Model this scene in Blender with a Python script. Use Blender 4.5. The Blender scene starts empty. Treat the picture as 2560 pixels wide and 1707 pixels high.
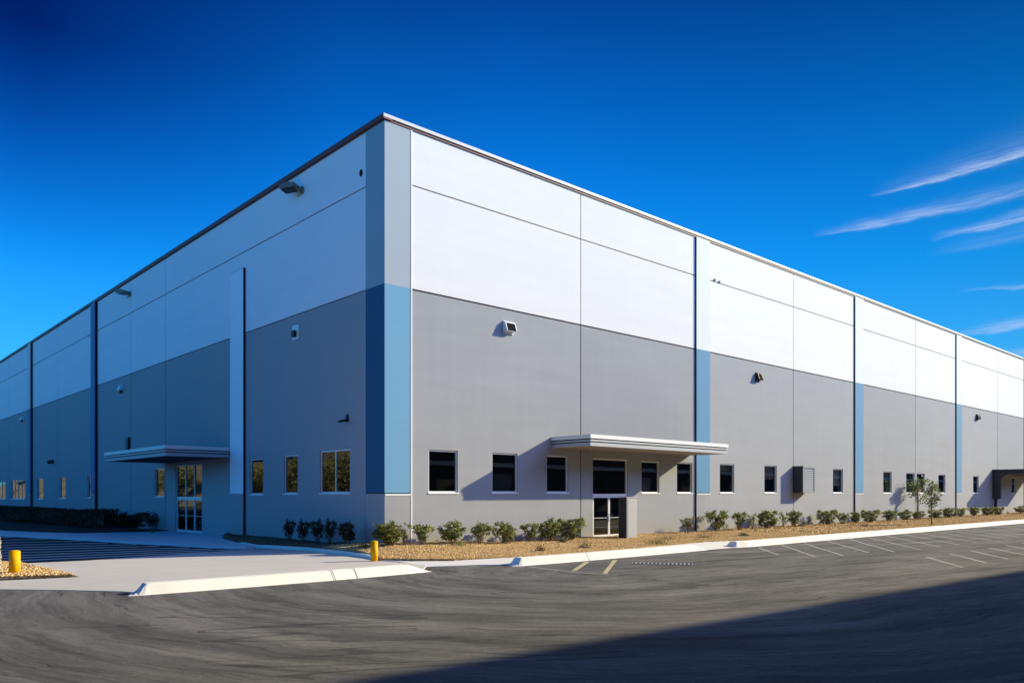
import bpy, bmesh, math, random
import numpy as np
from mathutils import Vector, Matrix
R = math.radians
sc = bpy.context.scene
col = sc.collection
random.seed(7)

# ------------------------------------------------------------------ camera
CAM = (-17.4355, -26.7248, 2.35)
FW = (0.67313, 0.73953)
cd = bpy.data.cameras.new("camera")
cam = bpy.data.objects.new("camera", cd)
col.objects.link(cam)
cam.location = CAM
cam.rotation_euler = (math.pi / 2, 0, -math.atan2(FW[0], FW[1]))
cd.sensor_width = 36.0
cd.lens = 1966.0 / 2560.0 * 36.0
cd.shift_y = (1231.0 - 853.5) / 2560.0
cd.clip_end = 3000
sc.camera = cam
sc.view_settings.view_transform = 'Standard'
sc.view_settings.look = 'None'
sc.view_settings.exposure = 0
sc.view_settings.gamma = 1
sc.render.engine = 'CYCLES'
try:
    sc.cycles.max_bounces = 8
    sc.cycles.transparent_max_bounces = 12
    sc.cycles.use_denoising = True
    sc.cycles.caustics_reflective = False
    sc.cycles.caustics_refractive = False
except Exception:
    pass

# ------------------------------------------------------------------ sun and sky
SUN = Vector((5.48, -2.5, 2.5)).normalized()
sd = bpy.data.lights.new("sun", 'SUN')
sun = bpy.data.objects.new("sun", sd)
col.objects.link(sun)
sun.rotation_euler = SUN.to_track_quat('Z', 'Y').to_euler()
sd.energy = 7.1
sd.angle = R(0.65)
sd.color = (1.0, 0.875, 0.56)

wd = bpy.data.worlds.new("World")
sc.world = wd
wd.use_nodes = True


class NT:
    """small helper around a node tree"""
    def __init__(s, nt):
        s.t = nt
        s.n = nt.nodes
        s.l = nt.links

    def add(s, kind, **kw):
        n = s.n.new(kind)
        for k, v in kw.items():
            setattr(n, k, v)
        return n

    def put(s, sock, v):
        if hasattr(v, 'is_output'):
            s.l.new(v, sock)
        else:
            sock.default_value = v

    def m(s, op, a, b=0.0, c=0.0, clamp=False):
        n = s.n.new('ShaderNodeMath')
        n.operation = op
        n.use_clamp = clamp
        s.put(n.inputs[0], a)
        s.put(n.inputs[1], b)
        s.put(n.inputs[2], c)
        return n.outputs[0]

    def v(s, op, a, b=(0, 0, 0)):
        n = s.n.new('ShaderNodeVectorMath')
        n.operation = op
        s.put(n.inputs[0], a)
        s.put(n.inputs[1], b)
        return n.outputs[0]

    def mix(s, fac, a, b, blend='MIX'):
        n = s.n.new('ShaderNodeMix')
        n.data_type = 'RGBA'
        n.blend_type = blend
        s.put(n.inputs[0], fac)
        s.put(n.inputs[6], a)
        s.put(n.inputs[7], b)
        return n.outputs[2]

    def noise(s, vec, scale, detail=3.0, rough=0.55, dist=0.0):
        n = s.n.new('ShaderNodeTexNoise')
        if vec is not None:
            s.l.new(vec, n.inputs['Vector'])
        n.inputs['Scale'].default_value = scale
        n.inputs['Detail'].default_value = detail
        n.inputs['Roughness'].default_value = rough
        n.inputs['Distortion'].default_value = dist
        return n.outputs[0]

    def ramp(s, fac, stops, interp='LINEAR'):
        n = s.n.new('ShaderNodeValToRGB')
        n.color_ramp.interpolation = interp
        el = n.color_ramp.elements
        while len(el) < len(stops):
            el.new(0.5)
        for e, (p, c) in zip(el, stops):
            e.position = p
            e.color = c if len(c) == 4 else (c[0], c[1], c[2], 1)
        s.put(n.inputs[0], fac)
        return n.outputs[0]

    def pos(s):
        return s.n.new('ShaderNodeNewGeometry').outputs['Position']

    def sep(s, vec):
        n = s.n.new('ShaderNodeSeparateXYZ')
        s.l.new(vec, n.inputs[0])
        return n.outputs

    def comb(s, x, y, z):
        n = s.n.new('ShaderNodeCombineXYZ')
        for i, q in enumerate((x, y, z)):
            s.put(n.inputs[i], q)
        return n.outputs[0]


w = NT(wd.node_tree)
bg = w.n['Background']
sky = w.add('ShaderNodeTexSky', sky_type='NISHITA', sun_disc=False)
sky.sun_elevation = math.asin(SUN.z)
sky.sun_rotation = math.atan2(SUN.x, SUN.y)
dirv = w.add('ShaderNodeTexCoord').outputs['Generated']
dx, dy, dz = w.sep(dirv)
el = w.m('MULTIPLY', w.m('ARCSINE', dz), 180 / math.pi)
az = w.m('MULTIPLY', w.m('ARCTAN2', dx, dy), 180 / math.pi)
elf = w.m('DIVIDE', el, 90.0, clamp=True)
# a clear, deeply saturated desert sky: the Nishita colour filtered by elevation (values are x10, strength is 0.1)
SKYSTOPS = [(0.0, (.20, .90, 1.75)), (10 / 90, (.09, .86, 1.75)), (15 / 90, (.025, .78, 1.72)),
            (20 / 90, (.012, .62, 1.50)), (25 / 90, (.006, .44, 1.18)), (31 / 90, (.006, .25, .80)), (36 / 90, (.008, .12, .46)), (44 / 90, (.012, .03, .15)),
            (60 / 90, (.045, .04, .16)), (1.0, (.035, .028, .10))]
filt = w.ramp(elf, SKYSTOPS)
skyc = w.mix(1.0, sky.outputs[0], filt, 'MULTIPLY')
# azimuth balance: the far left of the view is the darkest part of the sky near the top
azf = w.m('DIVIDE', w.m('MODULO', w.m('ADD', az, 450.0), 360.0), 360.0)      # 0 at west, .25 north, .5 east, .75 south
AZ = lambda a: ((a + 90) % 360) / 360.0
AZSTOPS = [(0.0, 2.1), (AZ(-40), 1.9), (AZ(0), 1.55), (AZ(12), 1.5), (AZ(42), 1.5), (AZ(60), 1.0), (AZ(76), .66), (AZ(110), .9), (AZ(180), 1.9), (1.0, 2.1)]
bal = w.ramp(azf, [(q, (v_ / 3, v_ / 3, v_ / 3)) for q, v_ in AZSTOPS])
dk = w.m('MULTIPLY', w.m('DIVIDE', w.m('SUBTRACT', el, 13.5), 13.5, clamp=True), w.m('DIVIDE', w.m('SUBTRACT', 30.0, w.m('ABSOLUTE', az)), 19.0, clamp=True))
dkf = w.m('SUBTRACT', 1.0, w.m('MULTIPLY', dk, .82))
skyc = w.v('MULTIPLY', skyc, bal)
dk3 = w.m('MULTIPLY', dkf, 3.0)
skyc = w.v('MULTIPLY', skyc, w.comb(dk3, dk3, w.m('MULTIPLY', w.m('POWER', dkf, .62), 3.0)))

# unseen bright blue patch added behind the viewpoint to fill the sunlit wall's shadows
hz = w.m('MULTIPLY', w.m('SUBTRACT', 1.0, w.m('DIVIDE', w.m('ABSOLUTE', w.m('SUBTRACT', az, 142.0)), 62.0), clamp=True),
         w.m('MULTIPLY', w.m('DIVIDE', w.m('SUBTRACT', el, 12.0), 12.0, clamp=True), w.m('DIVIDE', w.m('SUBTRACT', 47.0, el), 12.0, clamp=True)))
hz3 = w.comb(w.m('MULTIPLY', hz, 19.0), w.m('MULTIPLY', hz, 25.0), w.m('MULTIPLY', hz, 54.0))
skyc = w.v('ADD', skyc, hz3)

# thin cirrus streaks, laid along the sky by azimuth and elevation
wn = w.noise(w.comb(w.m('MULTIPLY', az, 0.35), w.m('MULTIPLY', el, 1.2), 0.0), 1.0, 3.0)
wob = w.m('MULTIPLY', w.m('SUBTRACT', wn, 0.5), 0.62)
sh = w.m('MULTIPLY_ADD', az, -0.055, el)
tex = w.noise(w.comb(w.m('MULTIPLY', az, 0.42), w.m('MULTIPLY', sh, 9.0), 3.0), 1.0, 7.0, 0.72, 0.3)
cloud = None
for (a0, e0, s1, s2, a1, wid, amp) in [
        (66.6, 18.86, .075, .0033, 96, .10, .62), (66.8, 19.0, .085, .0030, 96, .34, .16),
        (63.2, 16.98, .035, .0018, 78, .16, .55), (72.6, 17.40, .09, .020, 79, .07, .40),
        (70.2, 15.88, .055, .002, 100, .17, .60), (70.0, 14.9, .05, .002, 100, .30, .14),
        (71.8, 12.46, -.03, 0, 98, .09, .34), (71.0, 9.86, .03, .004, 99, .18, .55), (73.0, 8.33, .03, .0, 99, .17, .45)]:
    da = w.m('SUBTRACT', az, a0)
    ec = w.m('ADD', w.m('MULTIPLY', da, w.m('MULTIPLY_ADD', da, s2, s1)), e0)
    off = w.m('SUBTRACT', w.m('ADD', el, wob), ec)
    grow = w.m('MULTIPLY_ADD', w.m('MAXIMUM', da, 0.0), .10, .55)
    above = w.m('DIVIDE', w.m('MAXIMUM', off, 0.0), wid * 2.3)
    below = w.m('DIVIDE', w.m('MINIMUM', off, 0.0), wid * .75)
    q = w.m('DIVIDE', w.m('ADD', above, below), grow)
    g = w.m('POWER', 2.718, w.m('MULTIPLY', w.m('MULTIPLY', q, q), -1.0))
    fade = w.m('MULTIPLY', w.m('DIVIDE', da, 3.0, clamp=True), w.m('DIVIDE', w.m('SUBTRACT', a1, az), 8.0, clamp=True))
    g = w.m('MULTIPLY', w.m('MULTIPLY', g, fade), amp)
    cloud = g if cloud is None else w.m('ADD', cloud, g)
cloud = w.m('MULTIPLY', cloud, w.m('MULTIPLY_ADD', tex, 3.0, -0.75, clamp=True), clamp=True)
skyc = w.mix(cloud, skyc, (5.2, 6.6, 9.3, 1))
w.l.new(skyc, bg.inputs[0])
bg.inputs[1].default_value = 0.1

# ------------------------------------------------------------------ materials
MATS = {}


def newmat(name):
    mt = bpy.data.materials.new(name)
    mt.use_nodes = True
    t = NT(mt.node_tree)
    b = t.n['Principled BSDF']
    MATS[name] = mt
    return mt, t, b


def setspec(b, v):
    for k in ('Specular IOR Level', 'Specular'):
        if k in b.inputs:
            b.inputs[k].default_value = v
            return


def paint(name, c, rough=0.7, var=0.06, scale=(0.25, 0.25, 2.2), bump=0.0, spec=0.25, streak=0.0, dust=0.0, panel=0.0):
    """painted wall or metal: base colour with slow mottling, faint horizontal bands and rain streaks"""
    mt, t, b = newmat(name)
    p = t.pos()
    n1 = t.noise(t.v('MULTIPLY', p, scale), 1.0, 5.0, 0.6)
    n2 = t.noise(p, 0.35, 3.0)
    f = t.m('ADD', t.m('MULTIPLY', t.m('SUBTRACT', n1, 0.5), var * 2), t.m('MULTIPLY', t.m('SUBTRACT', n2, 0.5), var))
    if streak:
        n3 = t.noise(t.v('MULTIPLY', p, (2.4, 2.4, 0.12)), 1.0, 4.0, 0.65)
        f = t.m('ADD', f, t.m('MULTIPLY', t.m('SUBTRACT', n3, 0.5), streak * 2))
    if panel:
        wn_ = t.add('ShaderNodeTexWhiteNoise', noise_dimensions='1D')
        t.l.new(t.m('FLOOR', t.m('DIVIDE', t.m('SUBTRACT', t.sep(p)[0], .9), 10.63)), wn_.inputs['W'])
        f = t.m('MULTIPLY_ADD', t.m('SUBTRACT', wn_.outputs['Value'], .5), panel, f)
    k = t.m('ADD', f, 1.0)
    cc = t.v('MULTIPLY', (c[0], c[1], c[2]), t.comb(k, k, k))
    if dust:
        z = t.sep(p)[2]
        dn = t.noise(p, 2.5, 4.0)
        df = t.m('MULTIPLY', t.m('SUBTRACT', 1.0, t.m('DIVIDE', z, 1.1), clamp=True), t.m('MULTIPLY', dn, dust), clamp=True)
        cc = t.mix(df, cc, (0.34, 0.27, 0.19, 1))
    t.l.new(cc, b.inputs['Base Color'])
    b.inputs['Roughness'].default_value = rough
    setspec(b, spec)
    if bump:
        bn = t.add('ShaderNodeBump')
        bn.inputs['Strength'].default_value = bump
        bn.inputs['Distance'].default_value = 0.02
        t.l.new(t.noise(p, 18.0, 5.0, 0.7), bn.inputs['Height'])
        t.l.new(bn.outputs[0], b.inputs['Normal'])
    return mt


paint('grey_wall_paint', (.332, .342, .353), .8, .085, (.22, .22, 1.7), .12, .2, .05, .6, .09)
paint('white_wall_paint', (.765, .75, .72), .75, .07, (.10, .10, 1.5), .10, .2, .02, 0, .05)
paint('shade_white_paint', (.90, .86, .87), .75, .05, (.10, .10, 1.5), .10, .2, .02)  # same white as the sunlit wall, lightened to lift the side in shade
paint('shade_grey_paint', (.385, .375, .375), .8, .03, (.3, .3, 1.2), .10, .2, .03, .2)  # the sunlit wall's grey again, lightened for the side in shade
paint('pale_pilaster_paint', (.36, .415, .45), .75, .03, (.3, .3, 1.2), .08, .2, .015)
paint('light_pilaster_paint', (.72, .745, .77), .75, .03, (.3, .3, 1.2), .08, .2, .015)
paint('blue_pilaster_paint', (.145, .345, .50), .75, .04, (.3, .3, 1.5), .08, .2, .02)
paint('mid_blue_paint', (.10, .27, .43), .75, .03, (.3, .3, 1.5), .08, .2, .015)
paint('shade_pale_paint', (.35, .43, .47), .75, .03, (.3, .3, 1.2), .08, .2, .015)  # pale pilaster colour again, made bluer for the face in shade
paint('shaded_blue_paint', (.035, .125, .22), .75, .04, (.3, .3, 1.2), .08, .2, .02)  # blue pilaster colour again, with the shade of the left face painted in
paint('shade_dark_paint', (.012, .014, .03), .8, .03)  # pilaster and fin side faces, their shade put into the colour
paint('joint_sealant', (.012, .014, .018), .9, .02)
paint('bronze_metal', (.15, .036, .028), .55, .05, (.5, .5, .5), 0, .4)
paint('grey_coping_metal', (.60, .59, .57), .5, .03, (.5, .5, .5), 0, .4)
paint('white_metal', (.80, .81, .80), .4, .02, (1, 1, 1), 0, .4)
paint('canopy_grey', (.40, .415, .43), .5, .08, (.5, .5, 2), 0, .4)
paint('canopy_white', (.78, .78, .76), .45, .03, (.5, .5, 2), 0, .4)
paint('soffit_grey', (.34, .32, .30), .8, .05)
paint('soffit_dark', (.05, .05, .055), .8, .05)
paint('charcoal_metal', (.045, .043, .048), .55, .05, (1, 1, 1), 0, .35)
paint('lens_black', (.006, .006, .007), .8, .05, (1, 1, 1), 0, .05)
paint('dark_metal', (.02, .021, .024), .5, .05, (1, 1, 1), 0, .35)
paint('lamp_housing', (.20, .175, .15), .5, .05, (2, 2, 2), 0, .4)
paint('lamp_bracket', (.33, .22, .08), .5, .05, (2, 2, 2), 0, .4)
paint('louvre_grey', (.30, .33, .35), .8, .04, (1, 1, 1), 0, .1)
paint('cabinet_paint', (.43, .43, .425), .6, .04, (1, 1, 1), .05, .3, .02)
paint('roof_grey', (.35, .35, .35), .9, .05)
paint('dark_interior', (.012, .012, .014), .9, .3, (.6, .6, .6))
paint('blind_fabric', (.55, .56, .56), .9, .03, (.2, .2, 12))
paint('fin_paint', (.93, .94, .95), .75, .02, (.12, .12, 1.6), .06, .2)
paint('line_white', (.80, .80, .78), .8, .25, (2, 2, 2))
paint('neighbour_wall', (.06, .06, .07), .8, .05)

# glass: a tinted pane you see a dark room through, with a reflective coat
mt, t, b = newmat('tinted_glass')
t.n.remove(b)
ge = t.add('ShaderNodeNewGeometry')
dt = t.add('ShaderNodeVectorMath', operation='DOT_PRODUCT')
t.l.new(ge.outputs['Normal'], dt.inputs[0])
t.l.new(ge.outputs['Incoming'], dt.inputs[1])
fac = t.m('MULTIPLY_ADD', t.m('POWER', t.m('SUBTRACT', 1.0, t.m('ABSOLUTE', dt.outputs['Value'])), 3.0), 0.85, 0.10, clamp=True)
tr = t.add('ShaderNodeBsdfTransparent')
tr.inputs[0].default_value = (.56, .58, .59, 1)
gl = t.add('ShaderNodeBsdfGlossy')
gl.inputs['Roughness'].default_value = 0.02
gl.inputs[0].default_value = (.95, .93, .88, 1)
bn = t.add('ShaderNodeBump')
bn.inputs['Strength'].default_value = 0.03
bn.inputs['Distance'].default_value = 0.02
t.l.new(t.noise(t.pos(), 1.3, 2.0), bn.inputs['Height'])
t.l.new(bn.outputs[0], gl.inputs['Normal'])
mx = t.add('ShaderNodeMixShader')
t.l.new(fac, mx.inputs[0])
t.l.new(tr.outputs[0], mx.inputs[1])
t.l.new(gl.outputs[0], mx.inputs[2])
t.l.new(mx.outputs[0], t.n['Material Output'].inputs[0])

# yellow bollard paint
mt, t, b = newmat('yellow_paint')
p = t.pos()
n = t.noise(p, 6.0, 5.0, 0.7)
f = t.ramp(n, [(0.30, (.70, .31, .002)), (0.5, (.90, .43, .001)), (0.75, (.93, .47, .002))])
z = t.sep(p)[2]
scuff = t.m('MULTIPLY', t.m('GREATER_THAN', t.noise(p, 22.0, 3.0), 0.66), t.m('SUBTRACT', 1.0, t.m('MULTIPLY', z, 2.0), clamp=True))
t.l.new(t.mix(scuff, f, (.16, .12, .07, 1)), b.inputs['Base Color'])
b.inputs['Roughness'].default_value = 0.5
setspec(b, 0.12)

# asphalt: aggregate, worn streaks curving round the entrance, stains
mt, t, b = newmat('asphalt')
p = t.pos()
px, py, pz = t.sep(p)
warp = t.noise(p, 0.16, 2.0)
wv = t.m('MULTIPLY', t.m('SUBTRACT', warp, 0.5), 0.9)
ux = t.m('MINIMUM', t.m('SUBTRACT', px, 1.0), 0.0)
uy = t.m('MULTIPLY_ADD', t.m('MAXIMUM', t.m('SUBTRACT', px, 1.0), 0.0), 0.17, t.m('SUBTRACT', py, -9.0))
rad = t.m('ADD', t.m('SQRT', t.m('ADD', t.m('MULTIPLY', ux, ux), t.m('MULTIPLY', uy, uy))), wv)
ang = t.m('ARCTAN2', ux, uy)
along = t.m('ADD', t.m('MULTIPLY', ang, 0.9), t.m('MULTIPLY', t.m('MAXIMUM', t.m('SUBTRACT', px, 1.0), 0.0), 0.09))
wob2 = t.m('MULTIPLY', t.m('SUBTRACT', t.noise(p, 0.7, 3.0, 0.6), 0.5), 0.7)
rad = t.m('ADD', rad, wob2)
sv = t.comb(t.m('MULTIPLY', rad, 0.85), t.m('MULTIPLY', along, 1.5), 0.0)
s1 = t.noise(sv, 1.0, 6.0, 0.68, 0.08)
s2 = t.noise(t.comb(t.m('MULTIPLY', rad, 4.6), t.m('MULTIPLY', along, 1.8), 5.0), 1.0, 5.0, 0.72, 0.05)
s3 = t.noise(t.comb(t.m('MULTIPLY', rad, 13.0), t.m('MULTIPLY', along, 5.0), 2.0), 1.0, 3.0, 0.7)
agg = t.noise(p, 38.0, 4.0, 0.85)
mid = t.noise(p, 9.0, 5.0, 0.75)
blot = t.noise(p, 0.45, 5.0, 0.65)
base = t.ramp(s1, [(0.29, (.055, .052, .051)), (0.42, (.108, .102, .098)), (0.56, (.165, .154, .147)), (0.75, (.235, .218, .205))])
k = t.m('MULTIPLY_ADD', t.m('SUBTRACT', s2, 0.5), 1.25, t.m('MULTIPLY_ADD', t.m('SUBTRACT', s3, 0.5), 0.8, 1.0))
k = t.m('MULTIPLY_ADD', t.m('SUBTRACT', agg, 0.5), 1.2, k)
k = t.m('MULTIPLY_ADD', t.m('SUBTRACT', mid, 0.5), 0.85, k)
k = t.m('MAXIMUM', t.m('MULTIPLY_ADD', t.m('SUBTRACT', blot, 0.5), 0.75, k), 0.2)
cc = t.v('MULTIPLY', base, t.comb(k, k, k))
oil = t.m('MULTIPLY', t.m('SUBTRACT', t.noise(p, 0.9, 4.0, 0.6), 0.64, clamp=True), 6.0, clamp=True)
cc = t.mix(t.m('MULTIPLY', oil, .5), cc, (.045, .043, .043, 1))
# shade of the car park put into the asphalt colour by position
lot_shade = t.m('MULTIPLY', t.m('DIVIDE', t.m('SUBTRACT', py, 3.5), 1.0, clamp=True), t.m('LESS_THAN', px, -1.0))
cc = t.mix(t.m('MULTIPLY', lot_shade, .62), cc, (.012, .012, .013, 1))
# thin tyre marks that cross the sweep at a slant
tx = t.comb(t.m('MULTIPLY', t.m('MULTIPLY_ADD', px, .55, py), .42), t.m('MULTIPLY', t.m('MULTIPLY_ADD', py, -.55, px), .045), 21.0)
tm = t.m('LESS_THAN', t.m('ABSOLUTE', t.m('SUBTRACT', t.noise(tx, 1.0, 2.0, 0.5, 0.2), 0.53)), 0.006)
tw = t.m('GREATER_THAN', t.noise(p, 0.12, 2.0), 0.5)
cc = t.mix(t.m('MULTIPLY', t.m('MULTIPLY', tm, tw), .5), cc, (.03, .029, .03, 1))
# dark sealed cracks and tyre marks following the same sweep
crk = t.m('LESS_THAN', t.m('ABSOLUTE', t.m('SUBTRACT', t.noise(t.comb(t.m('MULTIPLY', rad, .8), t.m('MULTIPLY', along, .35), 9.0), 1.0, 3.0, 0.55, 0.3), 0.5)), 0.003)
cc = t.mix(t.m('MULTIPLY', crk, 0.62), cc, (.022, .021, .023, 1))
t.l.new(cc, b.inputs['Base Color'])
b.inputs['Roughness'].default_value = 0.9
setspec(b, 0.15)
bn = t.add('ShaderNodeBump')
bn.inputs['Strength'].default_value = 0.35
bn.inputs['Distance'].default_value = 0.01
t.l.new(t.noise(p, 90.0, 3.0, 0.8), bn.inputs['Height'])
t.l.new(bn.outputs[0], b.inputs['Normal'])


def concrete(name, c, var=0.12, joint=0.0, streaky=0.0):
    mt, t, b = newmat(name)
    p = t.pos()
    n1 = t.noise(p, 0.55, 5.0, 0.62)
    n2 = t.noise(p, 26.0, 4.0, 0.7)
    n3 = t.noise(t.v('MULTIPLY', p, (0.35, 1.6, 1.0)), 1.0, 4.0, 0.6, 0.6)
    k = t.m('ADD', t.m('MULTIPLY', t.m('SUBTRACT', n1, 0.5), var * 2), t.m('ADD', t.m('MULTIPLY', t.m('SUBTRACT', n2, 0.5), var * 1.2), t.m('MULTIPLY_ADD', t.m('SUBTRACT', n3, 0.5), streaky * 2, 1.0)))
    cc = t.v('MULTIPLY', c, t.comb(k, k, k))
    st = t.m('MULTIPLY', t.m('SUBTRACT', t.noise(p, 3.5, 5.0, 0.7), 0.62, clamp=True), 2.0, clamp=True)
    cc = t.mix(st, cc, (c[0] * .55, c[1] * .52, c[2] * .48, 1))
    t.l.new(cc, b.inputs['Base Color'])
    b.inputs['Roughness'].default_value = 0.85
    setspec(b, 0.2)
    bn = t.add('ShaderNodeBump')
    bn.inputs['Strength'].default_value = 0.2
    bn.inputs['Distance'].default_value = 0.01
    t.l.new(n2, bn.inputs['Height'])
    t.l.new(bn.outputs[0], b.inputs['Normal'])


concrete('kerb_concrete', (.86, .83, .76), .08, streaky=.05)
concrete('driveway_concrete', (.60, .56, .51), .09, streaky=.10)
concrete('band_concrete', (.80, .77, .73), .06)
concrete('walkway_concrete', (.78, .82, .86), .08)
concrete('stall_paint', (.42, .40, .37), .25)
concrete('cream_paint', (.54, .45, .27), .2)

# desert gravel
mt, t, b = newmat('gravel_ground')
p = t.pos()
vor = t.add('ShaderNodeTexVoronoi', feature='DISTANCE_TO_EDGE')
t.l.new(p, vor.inputs['Vector'])
vor.inputs['Scale'].default_value = 14.0
vc = t.add('ShaderNodeTexVoronoi')
t.l.new(p, vc.inputs['Vector'])
vc.inputs['Scale'].default_value = 14.0
tone = t.sep(vc.outputs['Color'])[0]
gc = t.ramp(tone, [(0.0, (.42, .25, .10)), (0.5, (.62, .41, .18)), (1.0, (.74, .56, .31))])
gap = t.m('MULTIPLY', vor.outputs['Distance'], 14.0, clamp=True)
gc = t.mix(gap, (.07, .04, .016, 1), gc)
big = t.noise(p, 0.5, 4.0, 0.6)
k = t.m('MULTIPLY_ADD', big, 1.3, 0.36)
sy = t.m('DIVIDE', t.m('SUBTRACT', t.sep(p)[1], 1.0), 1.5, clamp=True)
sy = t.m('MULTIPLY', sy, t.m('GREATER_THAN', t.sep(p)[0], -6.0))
gc = t.mix(sy, gc, t.mix(1.0, gc, (.42, .34, .42, 1), 'MULTIPLY'))  # shade round the corner multiplied into the gravel colour
t.l.new(t.v('MULTIPLY', gc, t.comb(k, k, k)), b.inputs['Base Color'])
b.inputs['Roughness'].default_value = 0.95
setspec(b, 0.1)
bn = t.add('ShaderNodeBump')
bn.inputs['Strength'].default_value = 0.8
bn.inputs['Distance'].default_value = 0.04
t.l.new(t.m('ADD', gap, t.noise(p, 30, 3.0)), bn.inputs['Height'])
t.l.new(bn.outputs[0], b.inputs['Normal'])


def toned(name, stops, rough=0.8, trans=0.0, spec=0.25):
    """colour picked by the per-vertex attribute 'tone' (0 dark, 1 light)"""
    mt, t, b = newmat(name)
    a = t.add('ShaderNodeAttribute', attribute_name='tone')
    c = t.ramp(a.outputs['Fac'], stops)
    t.l.new(c, b.inputs['Base Color'])
    b.inputs['Roughness'].default_value = rough
    setspec(b, spec)
    if trans:
        tl = t.add('ShaderNodeBsdfTranslucent')
        t.l.new(c, tl.inputs[0])
        mx = t.add('ShaderNodeMixShader')
        mx.inputs[0].default_value = trans
        t.l.new(b.outputs[0], mx.inputs[1])
        t.l.new(tl.outputs[0], mx.inputs[2])
        t.l.new(mx.outputs[0], t.n['Material Output'].inputs[0])
    return mt


toned('shaded_gravel_stone', [(0, (.10, .07, .05)), (.5, (.20, .14, .09)), (1, (.34, .28, .22))], .9, 0, .1)  # gravel stone colour darkened for the bed in shade
toned('gravel_stone', [(0, (.22, .12, .045)), (.3, (.60, .38, .15)), (.75, (.78, .54, .25)), (1, (.86, .70, .46))], .9, 0, .1)
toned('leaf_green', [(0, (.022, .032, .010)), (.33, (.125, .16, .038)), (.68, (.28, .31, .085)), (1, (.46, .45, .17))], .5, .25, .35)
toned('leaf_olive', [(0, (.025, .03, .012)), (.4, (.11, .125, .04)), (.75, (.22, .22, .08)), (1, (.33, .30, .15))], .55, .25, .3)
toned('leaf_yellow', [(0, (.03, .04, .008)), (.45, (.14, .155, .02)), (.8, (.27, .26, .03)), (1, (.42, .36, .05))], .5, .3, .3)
toned('leaf_shaded', [(0, (.006, .009, .005)), (.45, (.024, .034, .014)), (.85, (.06, .075, .03)), (1, (.15, .15, .09))], .5, .15, .3)  # leaf colour darkened for plants standing in shade
toned('dry_leaf', [(0, (.12, .08, .03)), (.5, (.27, .19, .07)), (1, (.42, .34, .14))], .8, .2, .1)
toned('bark', [(0, (.08, .06, .045)), (.5, (.19, .145, .105)), (1, (.32, .26, .20))], .9, 0, .1)
toned('pale_bark', [(0, (.24, .21, .18)), (.5, (.36, .33, .29)), (1, (.5, .47, .42))], .9, 0, .1)
toned('pale_stone', [(0, (.12, .10, .075)), (.5, (.34, .29, .22)), (1, (.6, .54, .44))], .9, 0, .1)
paint('mulch', (.075, .06, .05), .95, .5, (3, 3, 3), .6, .05)
paint('dry_hill', (.13, .115, .085), .95, .3, (.15, .15, .15), .3, .05)

# ------------------------------------------------------------------ object helpers
def link(name, me, mats, parent=None):
    o = bpy.data.objects.new(name, me)
    for q in (mats if isinstance(mats, (list, tuple)) else [mats]):
        me.materials.append(MATS[q])
    col.objects.link(o)
    if parent is not None:
        o.parent = parent
    return o


def empty(name, loc=(0, 0, 0), rz=0.0):
    o = bpy.data.objects.new(name, None)
    o.empty_display_size = 0.3
    o.location = loc
    o.rotation_euler = (0, 0, rz)
    col.objects.link(o)
    return o


def tag(o, label=None, cat=None, group=None, kind=None):
    for k, v in (('label', label), ('category', cat), ('group', group), ('kind', kind)):
        if v:
            o[k] = v
    return o


def copy_tree(o, parent=None):
    c = o.copy()
    col.objects.link(c)
    if parent is not None:
        c.parent = parent
    for ch in list(o.children):
        copy_tree(ch, c)
    return c


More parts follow.
